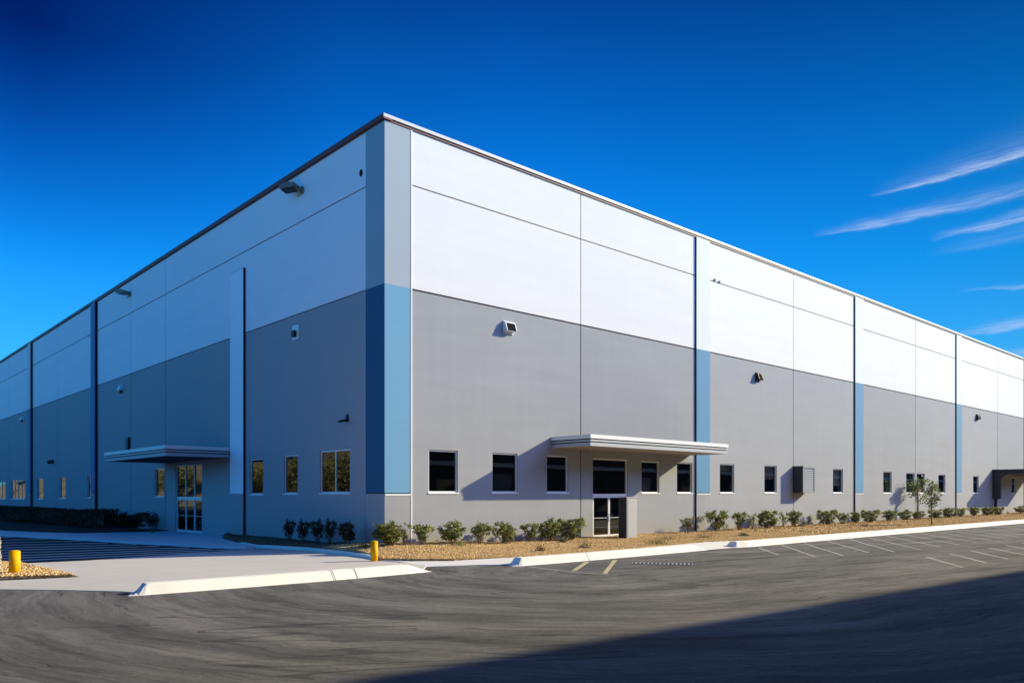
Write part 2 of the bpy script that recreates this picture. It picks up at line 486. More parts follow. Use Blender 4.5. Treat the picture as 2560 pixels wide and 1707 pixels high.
class MB:
    """collects faces; build() links them as one mesh"""
    def __init__(s):
        s.v = []
        s.f = []
        s.m = []

    def face(s, pts, mi=0):
        i = len(s.v)
        s.v.extend([tuple(q) for q in pts])
        s.f.append(list(range(i, i + len(pts))))
        s.m.append(mi)

    def box(s, x0, x1, y0, y1, z0, z1, mi=0):
        x0, x1 = min(x0, x1), max(x0, x1)
        y0, y1 = min(y0, y1), max(y0, y1)
        z0, z1 = min(z0, z1), max(z0, z1)
        i = len(s.v)
        s.v += [(x0, y0, z0), (x1, y0, z0), (x1, y1, z0), (x0, y1, z0), (x0, y0, z1), (x1, y0, z1), (x1, y1, z1), (x0, y1, z1)]
        for q in ((3, 2, 1, 0), (4, 5, 6, 7), (0, 1, 5, 4), (1, 2, 6, 5), (2, 3, 7, 6), (3, 0, 4, 7)):
            s.f.append([i + k for k in q])
            s.m.append(mi)

    def prism(s, prof, a, b, axis='x', mi=0):
        """extrude a closed profile (list of 2-D points) between a and b along an axis"""
        n = len(prof)
        i = len(s.v)
        for e in (a, b):
            for (p, q) in prof:
                s.v.append((e, p, q) if axis == 'x' else (p, e, q) if axis == 'y' else (p, q, e))
        for k in range(n):
            j = (k + 1) % n
            s.f.append([i + k, i + j, i + n + j, i + n + k])
            s.m.append(mi)
        s.f.append([i + k for k in range(n)][::-1])
        s.f.append([i + n + k for k in range(n)])
        s.m += [mi, mi]

    def tube(s, pts, rads, n=8, mi=0, cap=True):
        i0 = len(s.v)
        P = [Vector(p) for p in pts]
        for k, p in enumerate(P):
            d = (P[min(k + 1, len(P) - 1)] - P[max(k - 1, 0)]).normalized()
            a = d.orthogonal().normalized()
            b = d.cross(a)
            for j in range(n):
                an = 2 * math.pi * j / n
                s.v.append(tuple(p + (a * math.cos(an) + b * math.sin(an)) * rads[k]))
        for k in range(len(P) - 1):
            for j in range(n):
                s.f.append([i0 + k * n + j, i0 + k * n + (j + 1) % n, i0 + (k + 1) * n + (j + 1) % n, i0 + (k + 1) * n + j])
                s.m.append(mi)
        if cap:
            s.f.append([i0 + j for j in range(n)][::-1])
            s.f.append([i0 + (len(P) - 1) * n + j for j in range(n)])
            s.m += [mi, mi]

    def build(s, name, mats, parent=None, smooth=False, bevel=0.0, tone=None, merge=True):
        me = bpy.data.meshes.new(name)
        me.from_pydata(s.v, [], s.f)
        me.polygons.foreach_set('material_index', s.m)
        if tone is not None:
            at = me.attributes.new('tone', 'FLOAT', 'POINT')
            at.data.foreach_set('value', [tone(v) for v in s.v])
        bm = bmesh.new()
        bm.from_mesh(me)
        if merge:
            bmesh.ops.remove_doubles(bm, verts=bm.verts, dist=1e-5)
        bmesh.ops.recalc_face_normals(bm, faces=bm.faces)
        if bevel:
            bmesh.ops.bevel(bm, geom=[e for e in bm.edges if len(e.link_faces) == 2 and e.calc_face_angle(0) > 0.6], offset=bevel, segments=2, affect='EDGES', clamp_overlap=True)
        bm.to_mesh(me)
        bm.free()
        if smooth:
            me.polygons.foreach_set('use_smooth', [True] * len(me.polygons))
        return link(name, me, mats, parent)


def slope(x, y):
    """the ground falls gently along the shaded side"""
    q = max(0.0, min(y - 18.0, 62.0))
    return -0.0115 * q * q / (q + 6.0)


def bed_z(x, y):
    """gravel bed on the sunlit side and round the corner: nearly level, banked up against the wall"""
    d = min(1.0, max(0.0, (y + 5.9) / 5.9))
    side = min(1.0, max(0.0, (x + 3.0) / 2.2))
    z = 0.02 + 0.10 * d * d * side
    z += 0.20 * math.exp(-((x - 0.6) ** 2) / 14.0 - ((y - 0.3) ** 2) / 9.0)
    z += 0.03 * math.sin(x * 1.3 + y) * math.sin(y * 1.7 - x * .4) * d
    return z


def poly_sheet(name, pts, zf, mat, step=None, parent=None, skirt=0.0, kind='structure', stepy=None):
    """flat polygon cut along a grid, then lifted by zf(x, y); skirt adds a vertical edge"""
    bm = bmesh.new()
    vs = [bm.verts.new((x, y, 0)) for x, y in pts]
    bm.faces.new(vs)
    if step:
        xs = [p[0] for p in pts]
        ys = [p[1] for p in pts]
        for ax, lo, hi, st in ((0, min(xs), max(xs), step), (1, min(ys), max(ys), stepy or step)):
            q = math.floor(lo / st) * st + st
            while q < hi - 1e-4:
                co = (q, 0, 0) if ax == 0 else (0, q, 0)
                no = (1, 0, 0) if ax == 0 else (0, 1, 0)
                bmesh.ops.bisect_plane(bm, geom=bm.verts[:] + bm.edges[:] + bm.faces[:], dist=1e-5, plane_co=co, plane_no=no)
                q += st
    if skirt:
        be = [e for e in bm.edges if len(e.link_faces) == 1]
        r = bmesh.ops.extrude_edge_only(bm, edges=be)
        low = set(g for g in r['geom'] if isinstance(g, bmesh.types.BMVert))
    else:
        low = set()
    for v in bm.verts:
        z = zf(v.co.x, v.co.y)
        v.co.z = z - (skirt if v in low else 0)
    bmesh.ops.recalc_face_normals(bm, faces=bm.faces)
    if bm.faces and sum(f.normal.z * f.calc_area() for f in bm.faces) < 0:
        bmesh.ops.reverse_faces(bm, faces=bm.faces)
    me = bpy.data.meshes.new(name)
    bm.to_mesh(me)
    bm.free()
    o = link(name, me, mat, parent)
    if kind:
        o['kind'] = kind
    return o


def inside(pt, poly):
    x, y = pt
    c = False
    j = len(poly) - 1
    for i in range(len(poly)):
        xi, yi = poly[i]
        xj, yj = poly[j]
        if (yi > y) != (yj > y) and x < (xj - xi) * (y - yi) / (yj - yi) + xi:
            c = not c
        j = i
    return c


# ------------------------------------------------------------------ ground
ZA = -0.15
# the road and car park: one sheet to the horizon
gx = [-700, -300, -120, -60, -40, -30, -24, -20, -16, -12, -8, -4, 0, 6, 12, 20, 30, 45, 60, 90, 130, 300, 800]
gy = [-700, -300, -120, -60, -40, -30, -20, -10, 0, 8, 14, 18, 22, 26, 32, 40, 50, 60, 70, 80, 110, 160, 300, 800]
mb = MB()
for i in range(len(gx) - 1):
    for j in range(len(gy) - 1):
        mb.face([(x, y, ZA + slope(x, y)) for x, y in ((gx[i], gy[j]), (gx[i + 1], gy[j]), (gx[i + 1], gy[j + 1]), (gx[i], gy[j + 1]))])
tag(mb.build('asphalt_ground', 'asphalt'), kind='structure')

DRIVE = [(-13.6, -2.75), (-12.4, -4.1), (-11.35, -5.45), (-11.0, -6.3), (-9.0, -6.45), (-2.75, -6.35), (-1.75, -5.2), (-2.0, -3.9),
         (-2.32, -3.3), (-2.0, -1.9), (-1.85, -.4), (-1.85, 3.0), (-2.15, 6.2), (-2.75, 6.85), (-5.3, 5.9), (-8.0, 4.9), (-9.8, 4.15), (-11.7, 4.5),
         (-11.75, 3.2), (-11.43, -1.75), (-13.3, -.95), (-22, 1.4), (-40, 5.0), (-40, 3.4), (-22, -.5)]


def drive_z(x, y):
    d = min(y + 6.45, .795 * (x + 11.2) + .606 * (y + 5.85))
    return ZA + 0.012 + 0.10 * min(1.0, max(0.0, d / 3.0)) * min(1.0, max(0.0, (6.5 - y) / 3.0))


poly_sheet('driveway', DRIVE, drive_z, 'driveway_concrete', 1.0, skirt=0.12)

# the flat pale concrete strip along the gravel bed
BAND = [(-1.75, -5.2), (-.9, -5.62), (-.1, -5.95), (1.05, -6.72), (1.3, -6.9), (5.4, -7.0), (11.8, -7.02), (14.3, -7.05), (20, -7.12), (43, -7.1), (75, -7.0), (130, -6.9),
        (130, -5.75), (75, -5.8), (43, -5.85), (22, -5.9), (17.5, -5.7), (14.9, -5.15), (12.5, -5.3), (7.2, -5.72), (2.3, -5.62), (-.4, -4.95), (-1.5, -4.2), (-2.32, -3.3), (-2.0, -3.9)]
poly_sheet('pavement', BAND, lambda x, y: ZA + .012 + 0.125 * min(1, max(0, (y + (7.0 if x > 1.3 else 6.9 - (1.3 - x) * .557)) / 1.3)), 'band_concrete', 1.5, skirt=0.1)

BED = [(-2.3, -3.2), (-1.5, -4.17), (-.4, -4.92), (2.3, -5.6), (7.2, -5.7), (12.5, -5.28), (14.9, -5.13), (17.5, -5.68), (22, -5.88), (43, -5.83), (75, -5.78), (130, -5.73),
       (130, 0.02), (-.02, 0.02), (-.02, 15.6), (-.9, 13.9), (-1.75, 10.0), (-1.98, 6.2), (-1.7, 3.0), (-1.7, -.4), (-1.85, -1.85), (-2.2, -3.15)]
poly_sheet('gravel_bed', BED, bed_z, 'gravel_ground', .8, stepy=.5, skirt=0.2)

ISLAND = [(-11.53, -1.62), (-11.85, 3.2), (-11.8, 4.4), (-13.5, 5.4), (-40, 12), (-40, 5.1), (-22, 1.5), (-13.35, -.82)]
poly_sheet('gravel_island', ISLAND, lambda x, y: 0.0 + .02 * math.sin(x * 2.1) * math.sin(y * 1.7), 'gravel_ground', 1.0, skirt=0.25)

WALK = [(-2.78, 6.95), (-3.5, 8.2), (-4.25, 10.9), (-5.6, 15.2), (-6.35, 18.8), (-7.3, 22.5), (-8.4, 27.5), (-9.2, 34), (-9.6, 45), (-9.6, 112),
        (-7.6, 112), (-7.6, 45), (-7.2, 34), (-6.2, 29), (-5.0, 25.4), (-2.9, 24.5), (-.02, 24.4), (-.02, 15.7), (-.98, 14.0), (-1.85, 10.0), (-2.15, 6.9)]
poly_sheet('walkway', WALK, lambda x, y: -0.02 + slope(x, y), 'walkway_concrete', 2.0, skirt=0.25)

SIDEBED = [(-7.55, 112), (-7.55, 45), (-7.15, 34), (-6.15, 29.05), (-4.95, 25.5), (-2.9, 24.58), (-.02, 24.48), (-.02, 112)]
poly_sheet('planting_bed', SIDEBED, lambda x, y: .02 + slope(x, y) + .03 * math.sin(x * 2 + y), 'mulch', 1.5, skirt=0.2)

# kerbs
def kerb_path(pts, prof, name, taper0=False, taper1=False, mat='kerb_concrete'):
    """sweep a kerb section (offset to the left of travel, height) along a path; a taper runs the end out along the road"""
    n = len(pts)
    mb = MB()
    rings = []
    for k, pt in enumerate(pts):
        x, y, z = pt[:3]
        hf = pt[3] if len(pt) > 3 else 1.0
        a = Vector(pts[max(k - 1, 0)][:2])
        b2 = Vector(pts[min(k + 1, n - 1)][:2])
        d = (b2 - a).normalized()
        nrm = Vector((-d.y, d.x))
        ring = []
        for (o, h) in prof:
            hh = h * hf
            if taper1 and k == n - 1 and h > 0:
                hh = 0.012
            if taper0 and k == 0 and h > 0:
                hh = 0.012
            ring.append((x + nrm.x * o, y + nrm.y * o, z + hh))
        rings.append(ring)
    m = len(prof)
    for k in range(n - 1):
        for j in range(m - 1):
            mb.face([rings[k][j], rings[k + 1][j], rings[k + 1][j + 1], rings[k][j + 1]])
    for rg in (rings[0], rings[-1]):
        mb.face(rg + [(rg[-1][0], rg[-1][1], rg[0][2] - .02)])
    o = mb.build(name, mat)
    tag(o, kind='structure')
    return o


ROLL = [(0, 0), (.03, .035), (.15, .235), (.185, .258), (.24, .266), (.46, .268), (.51, .258), (.56, .225), (.66, .11), (.78, .01)]


def nosed(x, pts):
    """start a raised kerb with a short curved nose that comes up out of the asphalt"""
    y = pts[0][1]
    return [(x - .50, y + .10, ZA, .02), (x - .40, y + .06, ZA, .10), (x - .28, y + .03, ZA, .34), (x - .14, y, ZA, .80), (x - .05, y, ZA, .96)] + [(q[0], q[1], ZA) for q in pts]


k1 = kerb_path(nosed(-11.0, [(-11.0, -6.50), (-10.6, -6.54), (-9, -6.64), (-7.8, -6.68), (-6, -6.72), (-4.4, -6.70), (-3.35, -6.65), (-2.55, -6.60)]), ROLL, 'kerb', taper1=True)
k2 = kerb_path(nosed(1.05, [(1.05, -7.12), (1.5, -7.16), (3, -7.2), (5.4, -7.22), (8, -7.2), (11.0, -7.15), (12.0, -7.12)]), ROLL, 'kerb', taper1=True)
k3 = kerb_path(nosed(14.45, [(14.45, -7.2)] + [(x, -7.3) for x in (15, 17, 20, 24, 28, 36, 44, 60, 80, 105, 130)]), ROLL, 'kerb')
EDGE = [(0, 0), (.012, .12), (.03, .145), (.16, .145), (.17, .06)]
kerb_path([(-2.34, -3.25, ZA + .08), (-2.03, -1.9, ZA + .09), (-1.9, -.4, ZA + .1), (-1.9, 3.0, ZA + .1), (-2.2, 6.2, ZA + .05), (-2.3, 6.9, ZA + .02), (-2.0, 9.2, ZA + .04)], [(-o, h) for o, h in EDGE], 'kerb', taper0=True)

# dark cracks and joints cut across the raised kerbs
def crack(kerb, pts, wdt=.012):
    mb = MB()
    for (a, b2) in zip(pts[:-1], pts[1:]):
        mb.box(min(a[0], b2[0]) - wdt / 2, max(a[0], b2[0]) + wdt / 2, a[1], b2[1], ZA + a[2] - .012, ZA + b2[2] + .004)
    mb.build('crack', 'joint_sealant', kerb)


for (kb, x, y) in ((k1, -6.05, -6.74), (k1, -5.3, -6.72), (k2, 9.4, -7.17), (k2, 10.6, -7.15), (k2, 4.2, -7.21), (k3, 25.2, -7.3), (k3, 19.5, -7.3)):
    mb = MB()
    off = random.uniform(-.12, .12)
    for (o1, h1), (o2, h2) in zip(ROLL[:-2], ROLL[1:-1]):
        s1 = x + off * o1 * 2
        s2 = x + off * o2 * 2
        wdt = .009
        mb.face([(s1 - wdt, y + o1 - .004, ZA + h1 + .004), (s1 + wdt, y + o1 - .004, ZA + h1 + .004), (s2 + wdt, y + o2 - .002, ZA + h2 + .006), (s2 - wdt, y + o2 - .002, ZA + h2 + .006)])
    mb.build('crack', 'joint_sealant', kb)

# painted lines, each a thin sheet 4 mm above the asphalt
def painted_line(a, b2, wdt=.1, mat='stall_paint', name='parking_line', wob=0.0):
    A = Vector(a)
    B = Vector(b2)
    L = (B - A).length
    d = (B - A) / L
    nr = Vector((-d.y, d.x))
    k = max(1, int(L / .8))
    mb = MB()
    pts = []
    for i in range(k + 1):
        q = A + d * (L * i / k) + nr * (wob * math.sin(i * 1.1 + A.x))
        pts.append((q, wdt / 2 * random.uniform(.85, 1.1)))
    for (p, w0), (q, w1) in zip(pts[:-1], pts[1:]):
        z0 = ZA + .004
        mb.face([(p.x - nr.x * w0, p.y - nr.y * w0, z0 + slope(p.x, p.y)), (q.x - nr.x * w1, q.y - nr.y * w1, z0 + slope(q.x, q.y)),
                 (q.x + nr.x * w1, q.y + nr.y * w1, z0 + slope(q.x, q.y)), (p.x + nr.x * w0, p.y + nr.y * w0, z0 + slope(p.x, p.y))])
    o = mb.build(name, mat)
    tag(o, kind='structure')
    return o


for a, b2 in [((15.05, -7.75), (11.8, -10.5)), ((17.2, -7.75), (12.1, -11.9)), ((19.3, -7.75), (13.3, -12.5)), ((21.8, -7.75), (15.7, -12.45)),
              ((24.3, -7.75), (16.85, -13.05)), ((26.6, -7.75), (19.0, -13.3)), ((29.0, -7.75), (21.6, -13.2)), ((31.4, -7.75), (24.0, -13.2)), ((33.8, -7.75), (26.4, -13.2)),
              ((36.2, -7.75), (28.8, -13.2)), ((38.6, -7.75), (31.2, -13.2)), ((41.0, -7.75), (33.6, -13.2)), ((43.4, -7.75), (36.0, -13.2)), ((48.2, -7.75), (40.8, -13.2)), ((53.0, -7.75), (45.6, -13.2))]:
    painted_line(a, b2, .11, wob=.02)
for q in range(0, 9):
    painted_line((15.1 + 2.45 * q, -14.95), (11.45 + 2.45 * q, -17.4), .13, wob=.02)
# hatched bay by the second kerb
painted_line((3.7, -7.55), (1.02, -9.4), .16, 'cream_paint')
painted_line((5.0, -7.75), (1.08, -10.65), .16, 'cream_paint')
painted_line((.9, -7.35), (.62, -9.8), .09)
painted_line((.62, -9.8), (.93, -10.95), .09)
# stalls of the shaded car park
for (a, b2) in [((-13.5, 20.9), (-6.5, 18.2)), ((-13.5, 18.4), (-6.0, 15.6)), ((-13.5, 16.2), (-5.3, 13.4)), ((-13.5, 14.2), (-4.9, 11.5)), ((-13.5, 12.2), (-4.2, 9.6)),
                ((-13.0, 10.2), (-3.7, 8.2)), ((-12.6, 8.5), (-3.2, 7.1)), ((-12.4, 6.9), (-4.6, 6.4)), ((-13.5, 24.3), (-7.4, 21.6)), ((-13.5, 28.5), (-8.3, 25.8))]:
    painted_line(a, b2, .34, 'line_white', wob=.05)

# storm drain grate set in the asphalt
t_ = empty('drain_grate', (5.05, -9.85, ZA), R(-55))
tag(t_, 'long slotted storm drain grate set in the asphalt before the second kerb', 'drain')
mb = MB()
mb.box(-1.05, 1.05, -.30, .30, .003, .006)
mb.build('pit', 'joint_sealant', t_)
mb = MB()
for q in (-.30, .27):
    mb.box(-1.05, 1.05, q, q + .03, .004, .016)
for q in (-1.05, 1.02):
    mb.box(q, q + .03, -.27, .27, .004, .016)
for k in range(14):
    xx = -.93 + k * .14
    mb.box(xx, xx + .055, -.27, .27, .004, .014)
mb.build('bar_grille', 'canopy_grey', t_)

# ------------------------------------------------------------------ the warehouse
WH = empty('warehouse')
tag(WH, 'huge tilt-up warehouse with white upper walls, grey lower walls and blue corner pilaster', 'building')
TOP, JNT, BND, BASE = 17.25, 15.0, 10.73, 2.31


def TR(u, d, z):      # sunlit long wall: u runs along +X, d is outward (-Y)
    return (u, -d, z)


def TL(u, d, z):      # shaded wall: u runs along +Y, d is outward (-X)
    return (-d, u, z)


def bx(mb, T, u0, u1, d0, d1, z0, z1, mi=0):
    a = T(u0, d0, z0)
    b = T(u1, d1, z1)
    mb.box(a[0], b[0], a[1], b[1], a[2], b[2], mi)


def panel(mb, T, u0, u1, z0, z1, holes=(), thick=.09, reveal=.2):
    """a wall panel with openings: face, edges and window reveals"""
    us = sorted(set([u0, u1] + [q for h in holes for q in h[:2]]))
    zs = sorted(set([z0, z1] + [q for h in holes for q in h[2:4]]))
    for i in range(len(us) - 1):
        for j in range(len(zs) - 1):
            cu, cz = (us[i] + us[i + 1]) / 2, (zs[j] + zs[j + 1]) / 2
            if any(h[0] < cu < h[1] and h[2] < cz < h[3] for h in holes):
                continue
            mb.face([T(us[i], 0, zs[j]), T(us[i + 1], 0, zs[j]), T(us[i + 1], 0, zs[j + 1]), T(us[i], 0, zs[j + 1])])
    for (a, b2, c, d2) in [(u0, u1, z0, z1)] + [tuple(h[:4]) for h in holes]:
        dd = thick if (a, b2) == (u0, u1) else reveal
        mb.face([T(a, 0, c), T(a, -dd, c), T(a, -dd, d2), T(a, 0, d2)])
        mb.face([T(b2, 0, c), T(b2, -dd, c), T(b2, -dd, d2), T(b2, 0, d2)])
        mb.face([T(a, 0, c), T(b2, 0, c), T(b2, -dd, c), T(a, -dd, c)])
        mb.face([T(a, 0, d2), T(b2, 0, d2), T(b2, -dd, d2), T(a, -dd, d2)])


# window openings: u0, u1, z0, z1, mullions, blind fraction
WR = [(2.16, 3.72, 2.35, 4.16, 0, 0), (5.68, 7.24, 2.35, 4.15, 0, 0), (9.14, 10.62, 2.35, 4.14, 0, 0), (16.36, 17.93, 2.33, 4.06, 0, 0), (19.56, 21.06, 2.33, 4.08, 0, .0),
      (23.9, 25.48, 2.33, 4.10, 0, .22), (29.05, 30.6, 2.33, 4.13, 0, .5), (38.62, 40.22, 2.33, 4.1, 0, .72), (47.35, 48.97, 2.31, 4.06, 0, .5),
      (51.95, 53.72, 2.31, 4.03, 0, 0), (54.2, 56.0, 2.31, 4.03, 0, 0), (59.2, 60.9, 2.31, 4.0, 0, 0), (68.35, 69.95, 2.31, 4.0, 0, 0), (80.5, 81.95, 2.29, 3.98, 0, 0),
      (89.8, 91.4, 2.3, 4.05, 0, 0), (94.3, 95.9, 2.3, 4.05, 0, 0), (101.7, 103.3, 2.3, 4.05, 0, 0)]
DOOR_R = (12.43, 15.2, .04, 4.1)
WL = [(2.68, 5.28, 2.33, 4.22, 1, 0), (7.4, 8.82, 2.30, 4.14, 0, 0), (11.08, 12.68, 2.26, 4.08, 0, 0), (25.5, 27.3, 2.08, 3.94, 0, .18), (41.9, 43.5, 1.95, 3.82, 0, 0),
      (50.5, 52.6, 1.83, 3.76, 0, 0), (58.9, 61.5, 1.74, 3.74, 0, 0), (67.0, 74.2, 1.68, 3.72, 3, 0), (77.3, 81.8, 1.6, 3.6, 1, 0), (88, 90, 1.5, 3.4, 0, 0)]
DOOR_L = (19.2, 23.5, -.06, 4.03)

RB = [0, 1.27, 11.53, 21.35, 22.72, 32.8, 42.1, 43.5, 53.95, 63.55, 64.95, 75.74, 85.0, 86.4, 96.9, 107.0]
RP = [(0, 1.27), (21.35, 22.72), (42.1, 43.5), (63.55, 64.95), (85.0, 86.4)]
LB = [0, 1.4, 25.31, 32.28, 40.6, 41.8, 53.2, 63.4, 64.7, 74.9, 85.0, 86.3, 97, 107]
LP = [(0, 1.4), (40.6, 41.8), (63.4, 64.7), (85.0, 86.3)]
G2 = .032          # half the joint width
for side, T, brk, pil, wins, door, lowmat in (('R', TR, RB, RP, WR, DOOR_R, 'grey_wall_paint'), ('L', TL, LB, LP, WL, DOOR_L, 'shade_grey_paint')):
    low, up, seal = MB(), MB(), MB()
    zb = -.4 if side == 'R' else -1.6
    bg_ = .05 if side == 'R' else .03
    for a, b2 in zip(brk[:-1], brk[1:]):
        if (a, b2) in pil:
            continue
        lo = [h for h in wins + [door + (0, 0)] if a <= h[0] and h[1] <= b2]
        panel(low, T, a + G2, b2 - G2, zb, BND - bg_, lo)
        panel(up, T, a + G2, b2 - G2, BND + .02, JNT - .028)
        panel(up, T, a + G2, b2 - G2, JNT + .028, TOP)
        bx(seal, T, a, b2, -.10, -.07, BND - .12, BND + .1)
        bx(seal, T, a, b2, -.10, -.07, JNT - .1, JNT + .1)
    for a in brk[1:]:
        for (z0, z1) in ((zb, BND - .13), (BND + .11, JNT - .11), (JNT + .11, TOP)):
            hole = [h for h in wins if h[0] - .12 < a < h[1] + .12]
            bx(seal, T, a - .09, a + .09, -.10, -.07, z0, z1)
    low.build('lower_wall', lowmat, WH)
    up.build('upper_wall', 'white_wall_paint' if side == 'R' else 'shade_white_paint', WH)
    seal.build('wall_joint', 'joint_sealant', WH)

# pilasters: a box proud of the wall, three paint bands and a side return coloured dark for its shade
def pilaster(T, u0, u1, d, mats, zb, side_mat=None, zsplit=BASE, corner=False):
    names = list(mats) + [side_mat or 'shade_dark_paint', 'joint_sealant']
    mb = MB()
    zz = [zb, zsplit, BND, TOP]
    for k in range(3):
        z0, z1 = zz[k] + (.035 if k == 1 else 0), zz[k + 1]
        mb.face([T(u0, d, z0), T(u1, d, z0), T(u1, d, z1), T(u0, d, z1)], k)
        mb.face([T(u1, d, z0), T(u1, 0, z0), T(u1, 0, z1), T(u1, d, z1)], k)
        if not corner:
            mb.face([T(u0, d, z0), T(u0, -.08, z0), T(u0, -.08, z1), T(u0, d, z1)], (3 if side_mat else k))
    if not corner and side_mat == 'charcoal_metal':
        names.append('white_metal')
        bx(mb, T, u0 + .01, u1 + .004, d - .02, d + .02, zsplit - .075, zsplit - .01, 5)
    mb.face([T(u0, d - .03, zsplit), T(u1, d - .03, zsplit), T(u1, d - .03, zsplit + .04), T(u0, d - .03, zsplit + .04)], 4)
    mb.face([T(u0, d, zsplit), T(u1, d, zsplit), T(u1, d - .03, zsplit), T(u0, d - .03, zsplit)], 0)
    mb.face([T(u0, d, TOP), T(u1, d, TOP), T(u1, -.08, TOP), T(u0, -.08, TOP)], 2)
    return mb.build('pilaster', names, WH)


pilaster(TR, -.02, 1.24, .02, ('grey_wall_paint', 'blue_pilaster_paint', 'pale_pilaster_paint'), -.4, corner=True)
pilaster(TL, -.02, 1.39, .02, ('shade_grey_paint', 'shaded_blue_paint', 'shade_pale_paint'), -.6, corner=True)
mb = MB()
bx(mb, TR, 1.24, 1.31, -.05, .035, -.3, TOP)
mb.build('corner_trim', 'white_wall_paint', WH)
mb = MB()
bx(mb, TR, .0, 1.238, .0, .034, BASE - .075, BASE - .012)
mb.build('ledge', 'white_metal', WH)
for a, b2 in RP[1:]:
    pilaster(TR, a, b2, .09, ('grey_wall_paint', 'mid_blue_paint', 'light_pilaster_paint'), -.4, 'charcoal_metal')
for a, b2 in LP[1:]:
    pilaster(TL, a, b2, .2, ('shade_grey_paint', 'mid_blue_paint', 'mid_blue_paint' if a < 50 else 'white_wall_paint'), -1.6, 'shade_dark_paint')
# the pale fin beside the shaded entrance
mb = MB()
bx(mb, TL, 13.2, 14.88, -.02, .13, BASE - .02, 14.1, 0)
bx(mb, TL, 13.19, 13.2, -.02, .128, BASE - .02, 14.13, 1)
bx(mb, TL, 13.2, 14.88, -.02, .1, 14.1, 14.13, 1)
bx(mb, TL, 13.25, 14.85, -.02, .11, -.2, BASE - .025, 2)
bx(mb, TL, 13.19, 13.25, -.02, .108, -.2, BASE - .025, 3)
mb.build('fin', ['fin_paint', 'shade_dark_paint', 'shade_grey_paint', 'shade_dark_paint'], WH)

# parapet coping and the dark reveal below it
mb = MB()
mb.box(-.118, 107, -.10, .3, TOP + .105, TOP + .236)
mb.build('coping', 'grey_coping_metal', WH)
mb = MB()
mb.box(-.05, 107, -.05, .3, TOP, TOP + .105)
mb.build('coping_reveal', 'bronze_metal', WH)
mb = MB()
mb.box(-.12, .28, -.097, 107, TOP + .03, TOP + .24)
mb.box(-.07, .28, .0, 107, TOP, TOP + .03)
mb.build('coping', 'bronze_metal', WH)
mb = MB()
mb.box(.28, 107, .3, 107, TOP - .25, TOP - .05)
mb.build('roof', 'roof_grey', WH)
mb = MB()
mb.face([(.0, 1.2, -1), (107, 1.2, -1), (107, 1.2, 17), (.0, 1.2, 17)])
mb.face([(1.2, .0, -1.6), (1.2, 107, -1.6), (1.2, 107, 17), (1.2, .0, 17)])
mb.face([(0, 0.1, -.3), (107, 0.1, -.3), (107, 1.2, -.3), (0, 1.2, -.3)])
mb.face([(.09, 0.1, 4.6), (107, 0.1, 4.6), (107, 1.2, 4.6), (.09, 1.2, 4.6)])
mb.face([(.09, 0.1, 4.6), (.09, 107, 4.6), (1.2, 107, 4.6), (1.2, 0.1, 4.6)])
mb.build('interior_wall', 'dark_interior', WH, merge=False)
mb = MB()
mb.box(106.9, 107, .3, 107, -1.5, TOP - .02)
mb.box(.3, 106.9, 106.9, 107, -1.5, TOP - .02)
mb.build('rear_wall', 'grey_wall_paint', WH)


def window(T, u0, u1, z0, z1, mull=0, blind=0.0):
    fw_, dp0, dp1 = .062, -.13, -.055
    mb = MB()
    bx(mb, T, u0, u0 + fw_, dp0, dp1, z0, z1)
    bx(mb, T, u1 - fw_, u1, dp0, dp1, z0, z1)
    bx(mb, T, u0 + fw_, u1 - fw_, dp0, dp1, z1 - fw_, z1)
    bx(mb, T, u0 + fw_, u1 - fw_, dp0, dp1, z0, z0 + fw_)
    for k in range(mull):
        q = u0 + (u1 - u0) * (k + 1) / (mull + 1)
        bx(mb, T, q - .028, q + .028, dp0, dp1 - .004, z0 + fw_, z1 - fw_)
    o = mb.build('window', 'white_metal', WH)
    mb = MB()
    mb.face([T(u0 + .05, -.095, z0 + .05), T(u1 - .05, -.095, z0 + .05), T(u1 - .05, -.095, z1 - .05), T(u0 + .05, -.095, z1 - .05)])
    mb.build('pane', 'tinted_glass', o)
    mb = MB()
    bx(mb, T, u0 - .03, u1 + .03, -.05, .03, z0 - .055, z0 + .004)
    mb.build('sill', 'white_metal', o)
    if blind:
        mb = MB()
        zc = z1 - .06 - (z1 - z0 - .12) * blind
        n = 26
        uu0, uu1 = u0 + .08, u1 - (.08 if side != 'x' else .5)
        for k in range(n):
            a = zc + (z1 - .06 - zc) * k / n
            b2 = zc + (z1 - .06 - zc) * (k + 1) / n
            mb.face([T(uu0, -.24, a), T(uu1, -.24, a), T(uu1, -.205, b2), T(uu0, -.205, b2)])
        mb.build('blind', 'blind_fabric', o)
    return o


for q in WR:
    window(TR, *q)
for q in WL:
    window(TL, *q)


